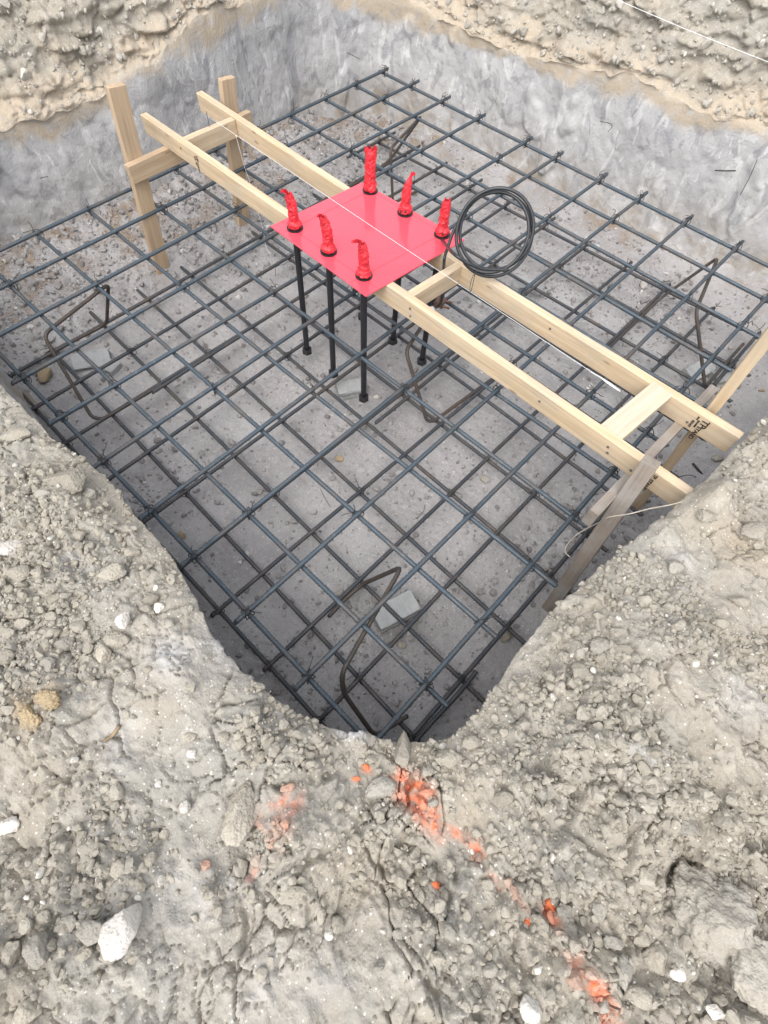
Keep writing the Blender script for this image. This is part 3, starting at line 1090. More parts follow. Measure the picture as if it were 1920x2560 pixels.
cnt = 0
for i, a in enumerate(US):
    for j, b in enumerate(VS):
        edge_ = i in (0, 10) or j in (0, 11)
        if edge_ or (i * 7 + j * 5) % 3 == 0:
            if cnt < 98: tie_at(mat_up, a + (b / SM - .95) * (.028 * SM if i == 4 else 0), b, ZT, i * 12 + j)
            cnt += 1
cnt = 0
for i in range(11):
    for j in range(12):
        if (i in (0, 10) or j in (0, 11) or (i * 5 + j * 3) % 4 == 0) and cnt < 80:
            f = (UB[i] + 1.4 * SB) / (1.4 * SB)
            tie_at(mat_lo, UB[i] + (UBf[i] - UB[i]) * j / 11, VB0[j] + (VB1[j] - VB0[j]) * f, ZB, i * 12 + j + 3)
            cnt += 1

# bent bar chairs that hold the upper mat
CH = [
    ([(-.575, .36, .11), (-.58, .48, .11), (-.568, .564, .13), (-.433, .640, .425), (-.313, .199, .425), (-.272, .165, .34), (-.10, .155, .11), (-.06, .30, .11)],
     "bent rusty bar chair nearest the camera, beside the pale block"),
    ([(-2.15, .62, .11), (-2.165, .27, .11), (-2.205, .235, .12), (-2.50, .310, .425), (-2.60, .735, .425), (-2.72, .66, .14), (-2.75, .62, .11), (-2.775, .30, .11)],
     "bent bar chair at the left end of the pit, straddling a leaning block"),
    ([(-.57, 2.60, .11), (-.568, 3.02, .11), (-.566, 3.166, .13), (-.425, 3.30, .425), (-.303, 2.80, .425), (-.025, 2.735, .12), (-.02, 2.76, .11), (-.015, 3.22, .11)],
     "bent bar chair at the right end of the pit, near the tall stake"),
    ([(-2.74, 2.60, .11), (-2.765, 2.98, .11), (-2.767, 3.08, .13), (-2.605, 3.20, .425), (-2.470, 2.74, .425), (-2.39, 2.70, .12), (-2.38, 2.95, .11)],
     "bent bar chair under the far corner of the mats, behind the red board"),
    ([(-1.30, 2.10, .11), (-1.31, 1.96, .13), (-1.262, 1.72, .425), (-1.190, 1.490, .425), (-.970, 1.445, .12), (-.945, 1.47, .11), (-.905, 1.95, .11)],
     "bent bar chair in the middle, partly under the near timber rail"),
]
for pts, lab in CH:
    Q = resample(rounded(pts, .04), .0075)
    c0 = Q.mean(0); c0[2] = Q[:, 2].min() - .009
    n = len(Q)
    V, F = tube(Q, np.where(np.arange(n) % 2 == 0, .0088, .0100), 8, .003)
    tag(link("rebar_chair", mesh_np("rebar_chair", local(V, c0), F), MAT['rust'], loc=Vector(c0)), lab, "rebar chair", "bent bar chairs between the rebar mats")


# ------------------------------------------------------------------ timber
def board_mesh(name, L, w, h, seed=0, bev=.003, cuts=18, warp=.0):
    """Board along local X (0..L), width along Y, height along Z, centred on YZ; slightly worn edges."""
    bm = bmesh.new()
    bmesh.ops.create_cube(bm, size=1)
    for v in bm.verts:
        v.co = Vector(((v.co.x + .5) * L, v.co.y * w, v.co.z * h))
    bmesh.ops.bevel(bm, geom=bm.edges[:], offset=bev, segments=2, affect='EDGES', profile=.6)
    lx = [e for e in bm.edges if abs(e.verts[0].co.x - e.verts[1].co.x) > L * .6]
    bmesh.ops.subdivide_edges(bm, edges=lx, cuts=cuts, use_grid_fill=True)
    bm.verts.ensure_lookup_table()
    co = np.array([v.co[:] for v in bm.verts])
    n = fbm(np.stack([co[:, 0] * 5 + seed, co[:, 1] * 14, co[:, 2] * 14], 1), 3)
    for v, d in zip(bm.verts, n):
        v.co.y += d * .0016 + warp * math.sin(v.co.x / L * math.pi)
        v.co.z += d * .0016
    me = bm_mesh(name, bm)
    for p_ in me.polygons: p_.use_smooth = False
    return me


def board(name, p0, p1, w, h, mat, parent, up=(0, 0, 1), seed=0, warp=0.0):
    p0, p1 = Vector(p0), Vector(p1)
    x = (p1 - p0); L = x.length; x.normalize()
    up = Vector(up)
    y = up.cross(x).normalized(); z = x.cross(y)
    o = link(name, board_mesh(name, L, w, h, seed, warp=warp), MAT[mat], parent)
    M = Matrix((x, y, z)).transposed().to_4x4()
    M.translation = p0 - WLOC[parent.name]
    o.matrix_local = M
    WLOC[o.name] = p0
    return o


ZR = .83 - .0445
fr = thing("timber_frame", (-1.4, 1.6, .0), "pale pine frame of two long rails on low cross ledgers and driven stakes", "timber frame")
# left rail and right rail (the right one slightly kinked at the board)
railL = board("rail", (-3.06, 1.436, ZR), (.205, 1.378, ZR), .038, .089, 'wood', fr, seed=1)
tag(railL, "near rail, in front of the bolts")
railR = board("rail", (-3.05, 1.789, ZR), (.192, 1.725, ZR), .038, .089, 'wood', fr, seed=2, warp=-.022)
tag(railR, "far rail, on the side of the cable coil")
board("spacer", (-2.722, 1.452, ZR - .002), (-2.712, 1.754, ZR - .002), .038, .085, 'wood', fr, seed=3)
board("spacer", (-1.138, 1.413, ZR - .001), (-1.118, 1.713, ZR - .001), .038, .087, 'wood', fr, seed=4)
tag(board("spacer", (-.156, 1.398, .806), (-.124, 1.722, .812), .089, .038, 'woodpale', fr, seed=5), "pale wide spacer lying flat")
ZL = .741 - .0445
tag(board("ledger", (-2.873, 1.165, ZL), (-2.875, 1.975, ZL), .038, .089, 'woodtan', fr, seed=6), "ledger at the far left end")
tag(board("ledger", (-.020, 1.145, ZL), (.014, 1.985, ZL), .036, .089, 'woodgrey', fr, seed=7), "grey ledger at the near right end")
tag(board("stake", (-2.93, 1.155, .0), (-2.905, 1.272, 1.048), .089, .038, 'woodtan', fr, up=(1, 0, 0), seed=8), "tall tan stake at the left end")
tag(board("stake", (-2.93, 1.80, .0), (-2.915, 1.895, .905), .089, .038, 'woodtan', fr, up=(1, 0, 0), seed=9), "short tan stake behind the far rail")
tag(board("stake", (.098, 1.085, -.03), (.012, 1.322, .905), .048, .056, 'woodgrey', fr, up=(1, 0, 0), seed=10), "leaning grey stake at the near rail")
tag(board("stake", (.108, 1.885, -.03), (.030, 1.755, 1.26), .064, .038, 'wood', fr, up=(1, .1, 0), seed=11), "tall pale stake at the far rail")
# nails that carry the string, and nail heads on the rails
for (x, y, z0, z1, dx_, dy_) in ((-2.731, 1.612, .80, .893, .004, .003), (-.191, 1.56, .80, .862, -.035, .0)):
    V, F = tube(np.array([(x, y, z0), (x + dx_, y + dy_, z1)]), .0022, 6)
    link("nail", mesh_np("nail", local(V, fr.location), F), MAT['nail'], fr, loc=fr.location)


def disc(c, nrm, r, h=.0015, sides=10):
    c, nrm = np.asarray(c, float), np.asarray(nrm, float)
    return tube(np.array([c - nrm * h, c + nrm * h]), r, sides)


def rail_y(x, side):   # outer (camera-side) face of a rail
    if side == 'L': return 1.436 + (1.378 - 1.436) * (x + 3.06) / 3.275 - .0192
    t = (x + 3.05) / 3.242
    return 1.789 + (1.725 - 1.789) * t - .022 * math.sin(t * math.pi) - .0195


for px_, zz, side in ((-1.10, .80, 'L'), (-1.095, .765, 'L'), (-.13, .80, 'L'), (-.12, .775, 'L'), (-.02, .77, 'L'), (-.43, .79, 'L'), (-2.71, .80, 'L'), (.02, .77, 'R'), (-.62, .80, 'R')):
    V, F = disc((px_, rail_y(px_, side) - .0012, zz), (0, -1, 0), .0048)
    link("nail", mesh_np("nail", local(V, fr.location), F), MAT['nail'], fr, loc=fr.location)


def stamp(parent_rail, rows, x, side, zc):
    """Ink grade stamp on a rail's camera-side face, read from the top edge downwards."""
    y = rail_y(x, side) - .0022
    objs = []
    for txt, size, dx_, dz_ in rows:
        cu = bpy.data.curves.new("grade_stamp", 'FONT')
        cu.body = txt; cu.size = size; cu.extrude = .0002; cu.align_x = 'LEFT'
        cu.offset = .0006
        ob = bpy.data.objects.new("grade_stamp", cu)
        COL.objects.link(ob)
        dg = bpy.context.evaluated_depsgraph_get()
        me = bpy.data.meshes.new_from_object(ob.evaluated_get(dg))
        bpy.data.objects.remove(ob)
        # text x -> downwards (-Z), text y -> +X, normal -> -Y
        for v in me.vertices:
            tx_, ty_, tz_ = v.co
            v.co = Vector((x + dx_ + ty_, y - tz_ - .0004, zc + dz_ - tx_))
        objs.append(me)
    bm = bmesh.new()
    for m_ in objs:
        bm.from_mesh(m_)
    inv = parent_rail.matrix_local.copy()
    inv.translation = WLOC[parent_rail.name]
    inv = inv.inverted()
    for v in bm.verts: v.co = inv @ v.co
    me = bm_mesh("grade_stamp", bm)
    o = bpy.data.objects.new("grade_stamp", me)
    COL.objects.link(o)
    me.materials.append(MAT['ink'])
    o.parent = parent_rail
    return o


stamp(railR, [("TP", .036, .006, .037), ("STAND", .022, .006, -.002), ("KD-HT", .008, -.006, .020), ("S-P-F", .008, -.015, .034), ("009", .009, -.006, -.004), ("KD-HT", .012, -.022, .008)], .052, 'R', ZR)
stamp(railL, [("STAND", .022, 0, .010), ("TP", .018, .004, .038)], .045, 'L', ZR)
stamp(railL, [("TP", .026, .004, .034), ("STAND", .016, .003, -.002), ("KD-HT", .007, -.006, .025), ("S-P-F", .007, -.006, -.004)], -2.585, 'L', ZR)

# ------------------------------------------------------------------ red board with six anchor bolts
ZP = .836
corners = [(-1.868, 1.292), (-1.250, 1.273), (-1.200, 1.850), (-1.822, 1.830)]
bm = bmesh.new()
vs = [bm.verts.new((x, y, z)) for z in (ZP - .007, ZP) for x, y in corners]
for f_ in ((3, 2, 1, 0), (4, 5, 6, 7), (0, 1, 5, 4), (1, 2, 6, 5), (2, 3, 7, 6), (3, 0, 4, 7)):
    bm.faces.new([vs[i] for i in f_])
pc = Vector((-1.535, 1.561, ZP - .0045))
for v in bm.verts: v.co -= pc
bmesh.ops.bevel(bm, geom=bm.edges[:], offset=.0012, segments=1, affect='EDGES')
pl = thing("template_board", pc, "glossy red square board across both rails, holding six taped bolts", "template board")
link("panel", bm_mesh("panel", bm), MAT['plate'], pl, loc=pc)
# pencil layout lines scored on the board
BOLT = [(-1.779, 1.359), (-1.557, 1.355), (-1.342, 1.354), (-1.746, 1.805), (-1.515, 1.799), (-1.293, 1.802)]
lines = [((-1.86, 1.352), (-1.25, 1.340)), ((-1.81, 1.812), (-1.21, 1.816)), ((-1.79, 1.31), (-1.745, 1.83)), ((-1.352, 1.285), (-1.292, 1.84))]
parts = []
for a, b in lines:
    a, b = np.array([*a, ZP + .0003]), np.array([*b, ZP + .0003])
    d = (b - a) / np.linalg.norm(b - a); s = np.array([-d[1], d[0], 0]) * .0007
    parts.append((np.array([a - s, a + s, b + s, b - s]), np.array([[0, 3, 2, 1]])))
V, F = join(parts)
link("pencil_line", mesh_np("pencil_line", local(V, pc), F, False), mat_plain("dark_pencil", (.25, .02, .03), .6), pl, loc=pc)
for x, y in ((-1.75, 1.74), (-1.29, 1.37), (-1.27, 1.34), (-1.77, 1.38), (-1.56, 1.70), (-1.30, 1.60)):
    V, F = disc((x, y, ZP + .001), (0, 0, 1), .0045)
    link("nail", mesh_np("nail", local(V, pc), F), MAT['nail'], pl, loc=pc)


def hexnut(c, r, h):
    a = np.arange(6) * np.pi / 3 + .3
    ring = lambda rr, z: np.stack([c[0] + rr * np.cos(a), c[1] + rr * np.sin(a), np.full(6, z)], 1)
    V = np.vstack([ring(r * .9, c[2]), ring(r, c[2] + h * .12), ring(r, c[2] + h * .88), ring(r * .9, c[2] + h), [[c[0], c[1], c[2]]], [[c[0], c[1], c[2] + h]]])
    F = []
    for k_ in range(3):
        for i in range(6):
            F.append((k_ * 6 + i, k_ * 6 + (i + 1) % 6, (k_ + 1) * 6 + (i + 1) % 6, (k_ + 1) * 6 + i))
    for i in range(0, 6, 2):
        F.append((24, (i + 2) % 6, (i + 1) % 6, i))
        F.append((25, 18 + i, 18 + (i + 1) % 6, 18 + (i + 2) % 6))
    return V, np.array(F)


def washer(c, r1, r2, h):
    n = 28
    a = np.arange(n) * 2 * np.pi / n
    rings = [(r1, 0), (r1, h), (r2, h), (r2, 0)]
    V = np.vstack([np.stack([c[0] + r_ * np.cos(a), c[1] + r_ * np.sin(a), np.full(n, c[2] + z)], 1) for r_, z in rings])
    F = [(k_ * n + i, k_ * n + (i + 1) % n, ((k_ + 1) % 4) * n + (i + 1) % n, ((k_ + 1) % 4) * n + i) for k_ in range(4) for i in range(n)]
    return V, np.array(F)[:, ::-1]


IMG_L = -RIGHT * (1, 1, 0) / np.linalg.norm(RIGHT[:2])
# lower ends where the photo shows the bottom nuts
LOW = [at(764, 880, .115), at(829, 938, .115), at(908.5, 1004, .115), at(897, 797, .115), at(976.5, 862, .115), at(1049, 914, .115)]
TAPE = [(.150, -1, .016, .022), (.150, -1, .026, .016), (.140, -1, .010, .030), (.180, .25, .018, .0), (.165, 1, .028, .012), (.150, .2, .012, .0)]
BL = ["red taped anchor bolt in the board's left corner, its tape end flicked left",
      "red taped anchor bolt in the middle of the board's front row, curling left",
      "red taped anchor bolt nearest the camera in the board's front corner, torn tape on top",
      "tallest red taped anchor bolt, in the board's back corner, with a frayed flat tip",
      "red taped anchor bolt in the middle of the back row, tapering to a thin point",
      "red taped anchor bolt with a rounded tip, beside the cable coil"]
for k_, ((x, y), low, (h, lean, ldist, flag), lab) in enumerate(zip(BOLT, LOW, TAPE, BL)):
    low = np.asarray(low)
    low = np.array([x, y, .115]) * .35 + low * .65
    b = thing("anchor_bolt", (x, y, ZP), lab, "anchor bolt", "taped anchor bolts through the red board")
    L0 = np.array(b.location)
    top = np.array([x, y, ZP + .06])
    V, F = tube(resample([low, [x, y, ZP - .001], top], .05), .0150, 16)
    link("rod", mesh_np("rod", local(V, L0), F), MAT['bolt'], b, loc=L0)
    nz = low.copy(); nz[2] = low[2] - .012
    V, F = hexnut(nz, .029, .032)
    link("nut", mesh_np("nut", local(V, L0), F, False), MAT['bolt'], b, loc=L0)
    V, F = hexnut(np.array([x, y, ZP + .0052]), .0285, .020)
    link("nut", mesh_np("nut", local(V, L0), F, False), MAT['bolt'], b, loc=L0)
    V, F = washer(np.array([x, y, ZP + .0006]), .0162, .0365, .0046)
    link("washer", mesh_np("washer", local(V, L0), F, False), MAT['bolt'], b, loc=L0)
    # tape wrap: flattened crumpled sleeve over nut and thread, drawn to a tip
    n = 60
    t = np.linspace(0, 1, n)
    dirv = -IMG_L * (1 if lean > 0 else -1) * (1 if abs(lean) > .5 else abs(lean))
    bend = np.maximum(0, t - .45) ** 1.7
    C = np.array([x, y, ZP + .009]) + np.outer(t * h, [0, 0, 1]) + np.outer(bend * ldist * 1.7, dirv)
    prof = np.interp(t, [0, .03, .12, .2, .4, .62, .8, .92, 1], [.027, .0285, .0275, .0205, .0195, .0200, .0185, .0165, .0135 if k_ in (0, 1, 3) else (.004 if k_ == 4 else .010)])
    if k_ == 3: prof = np.interp(t, [0, .03, .12, .2, .5, .8, 1], [.027, .0285, .0280, .0235, .0225, .0235, .025])
    if k_ == 4: prof = np.interp(t, [0, .03, .12, .2, .5, .75, 1], [.027, .0285, .0275, .0205, .0190, .0150, .003])
    sides = 28
    a = np.arange(sides) * 2 * np.pi / sides
    flat = np.interp(t, [0, .3, .7, 1], [1, 1, .75, .35])
    e1 = RIGHT * (1, 1, 0) / np.linalg.norm(RIGHT[:2]); e2 = np.array([-e1[1], e1[0], 0])
    V = C[:, None] + prof[:, None, None] * (np.cos(a)[None, :, None] * e1 + (flat[:, None] * np.sin(a)[None, :])[:, :, None] * e2)
    V = V.reshape(-1, 3)
    c_ = np.repeat(C, sides, 0)
    rad = V - c_
    w1, w2, _ = worley(V * (60, 60, 42) + k_ * 9)
    ridge = (w2 - w1)
    spiral = np.sin((np.repeat(t, sides) * 10 + np.tile(a, n) / 3.14) * 3.0 + k_)
    x1, x2, _ = worley(V * (130, 130, 80) + k_ * 5)
    V = c_ + rad * (1 + .30 * (.35 - ridge) + .22 * (.3 - (x2 - x1)) + .05 * spiral + .14 * perlin(V * 55 + k_))[:, None]
    frayed = (np.tile(rng.random(sides), n) - .5) * np.repeat(np.maximum(0, t - .9) * 10, sides) * .022
    V[:, 2] += frayed
    i2, j2 = np.meshgrid(np.arange(n - 1), np.arange(sides), indexing='ij')
    jj = (j2 + 1) % sides
    F = np.stack([i2 * sides + j2, i2 * sides + jj, (i2 + 1) * sides + jj, (i2 + 1) * sides + j2], -1).reshape(-1, 4)
    tp = link("tape", mesh_np("tape", local(V, L0), F, False), MAT['tape'], b, loc=L0)
    if flag:   # loose torn end of tape
        m = 9
        s = np.linspace(0, 1, m)
        base = C[-3]
        path = base + np.outer(s * flag * 1.5, dirv) + np.outer(np.sin(s * 2.4) * flag * .35, [0, 0, 1])
        wv = np.interp(s, [0, .6, 1], [.011, .010, .004])
        up_ = np.array([0, 0, 1.0])
        A_ = path + np.outer(wv, up_) + np.outer(rng.normal(size=m) * .0015, up_)
        B_ = path - np.outer(wv * .7, up_) + np.outer(rng.normal(size=m) * .0015, up_) + np.outer(np.sin(s * 5) * .003, e2)
        V = np.vstack([A_, B_, A_ + e2 * .0007, B_ + e2 * .0007])
        F = []
        for i in range(m - 1):
            F += [(i, i + 1, m + i + 1, m + i), (2 * m + i, 3 * m + i, 3 * m + i + 1, 2 * m + i + 1)]
        link("tail", mesh_np("tail", local(V, L0), np.array(F), False), MAT['tape'], b, loc=L0)

# ------------------------------------------------------------------ cable coil, clamp
cc = CAM + (RIGHT * ((1234.7 - 960) / F_PX) - UP * ((583 - 1280) / F_PX) + FWD) * 2.10
vdir = (cc - CAM) / np.linalg.norm(cc - CAM)
ux_ = np.cross(vdir, [0, 0, 1]); ux_ /= np.linalg.norm(ux_)
uy_ = np.cross(ux_, vdir)
rc = 100 * 2.10 / F_PX
t = np.linspace(0, 2 * np.pi * 3, 170)
wob = 1 + .055 * np.sin(t * .37 + 1) + .045 * np.sin(t * 1.33) + .02 * np.sin(t * .71 + 2)
Q = cc + np.outer(np.cos(t - 2.2) * rc * wob * .90, ux_) + np.outer(np.sin(t - 2.2) * rc * wob * .90, uy_) + np.outer(np.sin(t * .66) * .014, vdir)


def view(px, py, depth):
    return CAM + (RIGHT * ((px - 960) / F_PX) - UP * ((py - 1280) / F_PX) + FWD) * depth


zc_ = lambda x, y, d=2.10: view(1090 + x / 5.53, 460 + y / 5.53, d)
tail1 = [zc_(1000, 1190, 2.10), zc_(640, 1170, 2.09), zc_(420, 1080, 2.07), zc_(230, 950, 2.08), np.array([-1.262, 1.765, ZP + .008])]
tail2 = [zc_(420, 420, 2.11), zc_(290, 560, 2.12), zc_(215, 720, 2.14), zc_(165, 870, 2.16), zc_(128, 980, 2.18), zc_(112, 1080, 2.20), np.array([-1.175, 1.70, .70]), np.array([-1.21, 1.76, .55]), np.array([-1.25, 1.80, .47])]


def smooth(pts, n=12):
    pts = [np.asarray(p_, float) for p_ in pts]
    P_ = [2 * pts[0] - pts[1]] + pts + [2 * pts[-1] - pts[-2]]
    out = []
    for i in range(1, len(P_) - 2):
        a, b, c, d = P_[i - 1:i + 3]
        for s in np.linspace(0, 1, n, endpoint=False):
            out.append(.5 * (2 * b + (c - a) * s + (2 * a - 5 * b + 4 * c - d) * s ** 2 + (-a + 3 * b - 3 * c + d) * s ** 3))
    out.append(pts[-1])
    return np.array(out)


coil = thing("cable_coil", (cc[0], cc[1], cc[2] - rc), "black cable wound in a hoop standing on the far timber rail beside the red board", "cable")
for nm, Qp in (("loop", Q), ("lead", smooth(tail1)), ("lead", smooth(tail2))):
    V, F = tube(Qp, .0068, 10)
    link(nm, mesh_np(nm, local(V, coil.location), F), MAT['cable'], coil, loc=coil.location)
tie = smooth([zc_(600, 1110, 2.08), zc_(560, 1200, 2.07), zc_(500, 1300, 2.05), zc_(470, 1420, 2.04), zc_(480, 1490, 2.04), zc_(505, 1400, 2.04), zc_(545, 1230, 2.06)])
V, F = tube(tie, .0014, 6)
link("tie", mesh_np("tie", local(V, coil.location), F), MAT['wire'], coil, loc=coil.location)

cl = np.array([-1.262, 1.822, .475])
clamp = thing("ground_clamp", cl - (0, 0, .03), "brown cast metal clamp with two bolts on the rebar below the middle spacer", "clamp")
bm = bmesh.new()
for ox, sx in ((-.012, .020), (.016, .016)):
    g = bmesh.ops.create_cube(bm, size=1)
    for v in g['verts']:
        v.co = Vector((v.co.x * sx + ox, v.co.y * .062, v.co.z * .034))
bmesh.ops.bevel(bm, geom=bm.edges[:], offset=.005, segments=2, affect='EDGES')
o = link("body", bm_mesh("body", bm), MAT['bronze'], clamp, loc=Vector(cl))
o.rotation_euler = (0, 0, .4)
for dy_ in (-.022, .022):
    d = np.array([math.cos(.4), math.sin(.4), 0]); e = np.array([-d[1], d[0], 0])
    V, F = tube(np.array([cl + e * dy_ - d * .035, cl + e * dy_ + d * .058]), .0062, 8)
    link("bolt", mesh_np("bolt", local(V, clamp.location), F), MAT['bronze'], clamp, loc=clamp.location)
tag(link("cap", mesh_np("cap", *(lambda VF: (local(VF[0], clamp.location), VF[1]))(tube(np.array([cl + (-.02, -.055, -.004), cl + (.012, -.06, -.006)]), .012, 10))), MAT['white'], clamp, loc=clamp.location), "small white plastic cap")

# ------------------------------------------------------------------ strings
def strand(name, pts, r, mat, label, cat, group=None, n=10):
    Qs = smooth(pts, n)
    c0 = Qs[len(Qs) // 2]
    V, F = tube(Qs, r, 6)
    return tag(link(name, mesh_np(name, local(V, c0), F), MAT[mat], loc=Vector(c0)), label, cat, group)


sA, sB = np.array([-2.7305, 1.6145, .875]), np.array([-.227, 1.56, .858])
strand("string_line", [sA, sA * .5 + sB * .5 - (0, 0, .004), sB], .0008, 'string', "white string pulled tight between two nails, passing low over the red board", "string")
kn = sA + (sB - sA) * .095
strand("string_line", [kn, kn + (.006, .012, -.16), kn + (.012, .022, -.23), kn + (.0, .03, -.31), kn + (.012, .05, -.50), kn + (.01, .05, -.62), kn + (.045, .05, -.66)], .0010, 'string',
       "loose knotted end of white string hanging near the left spacer", "string")
strand("string_line", [sB + (-.13, -.002, .003), sB + (-.06, .004, .002), sB + (0, 0, -.001), sB + (-.055, -.006, .004), sB + (-.09, -.018, .022)], .0012, 'string',
       "short white string knot with frayed ends beside the wide right spacer", "string")
qa, qb = view(1475, -30, 2.85), view(2010, 190, 2.62)
strand("string_line", [qa, qa * .5 + qb * .5 - (0, 0, .006), qb], .0013, 'string', "long white string stretched above the rubble in the top right of the view", "string")
z5_ = lambda x, y, z: at(1330 + x / 4.1475, 1100 + y / 4.1475, z)
strand("string_line", [z5_(395, 1215, .47), z5_(345, 1160, .478), z5_(370, 1080, .50), z5_(480, 970, .56), z5_(690, 855, .66), z5_(800, 800, .74), z5_(1000, 768, .79), z5_(1210, 715, .82), z5_(1420, 675, .86), z5_(1560, 640, .88)],
       .0022, 'cord', "dirty beige cord drooping across the leaning grey stake", "string")

# ------------------------------------------------------------------ concrete blocks
def block(loc, L, W, H, rz, label, tilt=(0, 0), groove=True):
    bm = bmesh.new()
    # profile with a shallow groove along the long side, extruded along X
    hw = W / 2
    if groove:
        prof = [(-hw, 0), (-hw, H * .36), (-hw + .010, H * .45), (-hw + .010, H * .55), (-hw, H * .62), (-hw, H * .93), (-hw + .004, H), (hw - .004, H), (hw, H * .93), (hw, 0)]
    else:
        prof = [(-hw, 0), (-hw, H * .93), (-hw + .004, H), (hw - .004, H), (hw, H * .93), (hw, 0)]
    n = len(prof)
    xs = [-L / 2, -L / 2 + .003] + list(np.linspace(-L / 2 + .02, L / 2 - .02, 8)) + [L / 2 - .003, L / 2]
    rings = []
    for k_, x in enumerate(xs):
        s = .97 if k_ in (0, len(xs) - 1) else 1
        rings.append([bm.verts.new((x, y * s, H / 2 + (z - H / 2) * s)) for y, z in prof])
    for a, b in zip(rings[:-1], rings[1:]):
        for i in range(n):
            bm.faces.new((a[i], a[(i + 1) % n], b[(i + 1) % n], b[i]))
    bm.faces.new(rings[0][::-1]); bm.faces.new(rings[-1])
    bmesh.ops.recalc_face_normals(bm, faces=bm.faces[:])
    for v in bm.verts:
        v.co += Vector(rng.normal(size=3) * .0012)
    o = link("concrete_block", bm_mesh("concrete_block", bm), MAT['concrete'], loc=Vector(loc), rot=(tilt[0], tilt[1], rz))
    return tag(o, label, "block", "concrete blocks under the lower rebar mat")


fzz = lambda x, y, e=.0: (x, y, floor_z(x, y) - .006 + e)
block(fzz(-.395, .592), .20, .105, .076, math.radians(72), "nearest concrete block, its pale top face in view beside the bent bar")
block(fzz(-1.46, 1.37), .16, .095, .062, math.radians(57), "grooved concrete block behind the front row of bolts")
block(fzz(-2.66, .47), .20, .09, .055, math.radians(65), "upright concrete block below the left chair", (.5, .1))
block(fzz(-2.59, .50), .18, .085, .032, math.radians(20), "flat concrete block lying beside the upright one at the left chair", groove=False)
block(fzz(-1.27, 2.80), .19, .10, .055, math.radians(20), "concrete block seen just below the cable coil", (.0, .06))
block(fzz(-.12, 2.93), .20, .095, .055, math.radians(75), "concrete block tilted in the right end of the pit by the bent chair", (.35, .0))
block(fzz(.03, 3.02), .17, .09, .04, math.radians(60), "half buried concrete block behind the tall pale stake", groove=False)

# ------------------------------------------------------------------ scraps of wire and a stick
def scrap(pts, r, label, name="wire_scrap", mat='wire', cat="wire", group="scraps of tie wire in the pit"):
    return strand(name, pts, r, mat, label, cat, group, 6)


scrap([at(1184, 1688, .03), at(1196, 1715, .02), at(1216, 1746, .012)], .0016, "short bent wire on the floor in the near corner of the pit")
scrap([at(1732, 1158, .03), at(1744, 1172, .03), at(1756, 1187, .02)], .006, "thick black rod end on the floor under the far rail's end")
scrap([at(1693, 1196, .02), at(1710, 1189, .05), at(1727, 1188, .05), at(1742, 1193, .02)], .0018, "thin arched wire on the floor by the right bank")
scrap([at(826, 1268, .02), at(812, 1245, .05), at(801, 1222, .10)], .0013, "wire tail sticking up between the near bars left of centre")
scrap([at(1032, 1300, .10), at(1045, 1293, .11), at(1058, 1280, .14), at(1063, 1262, .18)], .0013, "bent wire tail standing on a lower bar in the middle of the mats")
scrap([at(690, 690, .03), at(690, 668, .08), at(712, 660, .05), at(722, 650, .03)], .0013, "curled wire lying left of the bolts")


def wall_pt(px, py, off=.0):
    d = (RIGHT * ((px - 960) / F_PX) - UP * ((py - 1280) / F_PX) + FWD)
    w = P[is_wall & (Nf < .5)]
    uu, vv, zz = WCACHE
    k_ = np.argmin((uu - px) ** 2 + (vv - py) ** 2)
    return CAM + d * (zz[k_] - off)


WCACHE = px_mask(P[is_wall & (Nf < .5)], None)
scrap([wall_pt(1787, 426, .02), wall_pt(1812, 427, .02), wall_pt(1839, 427, .03)], .004, "short black bar stuck flat in the right wall", group="scraps of tie wire in the pit walls")
scrap([wall_pt(1893, 399, .02), wall_pt(1873, 445, .03), wall_pt(1850, 488, .02)], .002, "long thin wire hanging down the right wall", group="scraps of tie wire in the pit walls")
scrap([wall_pt(1500, 303, .02), wall_pt(1530, 312, .02), wall_pt(1555, 335, .02)][:2] + [wall_pt(1520, 330, .02)], .0018, "small kinked wire high on the right wall", group="scraps of tie wire in the pit walls")
scrap([wall_pt(100, 446, .02), wall_pt(110, 443, .02), wall_pt(120, 442, .02)], .002, "short dark wire in the left wall", group="scraps of tie wire in the pit walls")
scrap([wall_pt(868, 131, .02), wall_pt(885, 140, .02), wall_pt(898, 147, .02)], .0018, "thin wire near the top of the far corner wall", group="scraps of tie wire in the pit walls")
strand("dry_stick", [at(262, 607, .16), at(300, 628, .12), at(350, 655, .06), at(401, 686, .04)], .006, 'root', "long dry stick leaning at the foot of the tall left stake", "stick", None, 6)
strand("dry_stick", [ground_hit(262, 1858)[0] + (0, 0, .006), ground_hit(285, 1838)[0] + (0, 0, .008), ground_hit(303, 1818)[0] + (0, 0, .006)], .005, 'root',
       "short dark stick half pressed into the trampled bank at lower left", "stick", None, 6)

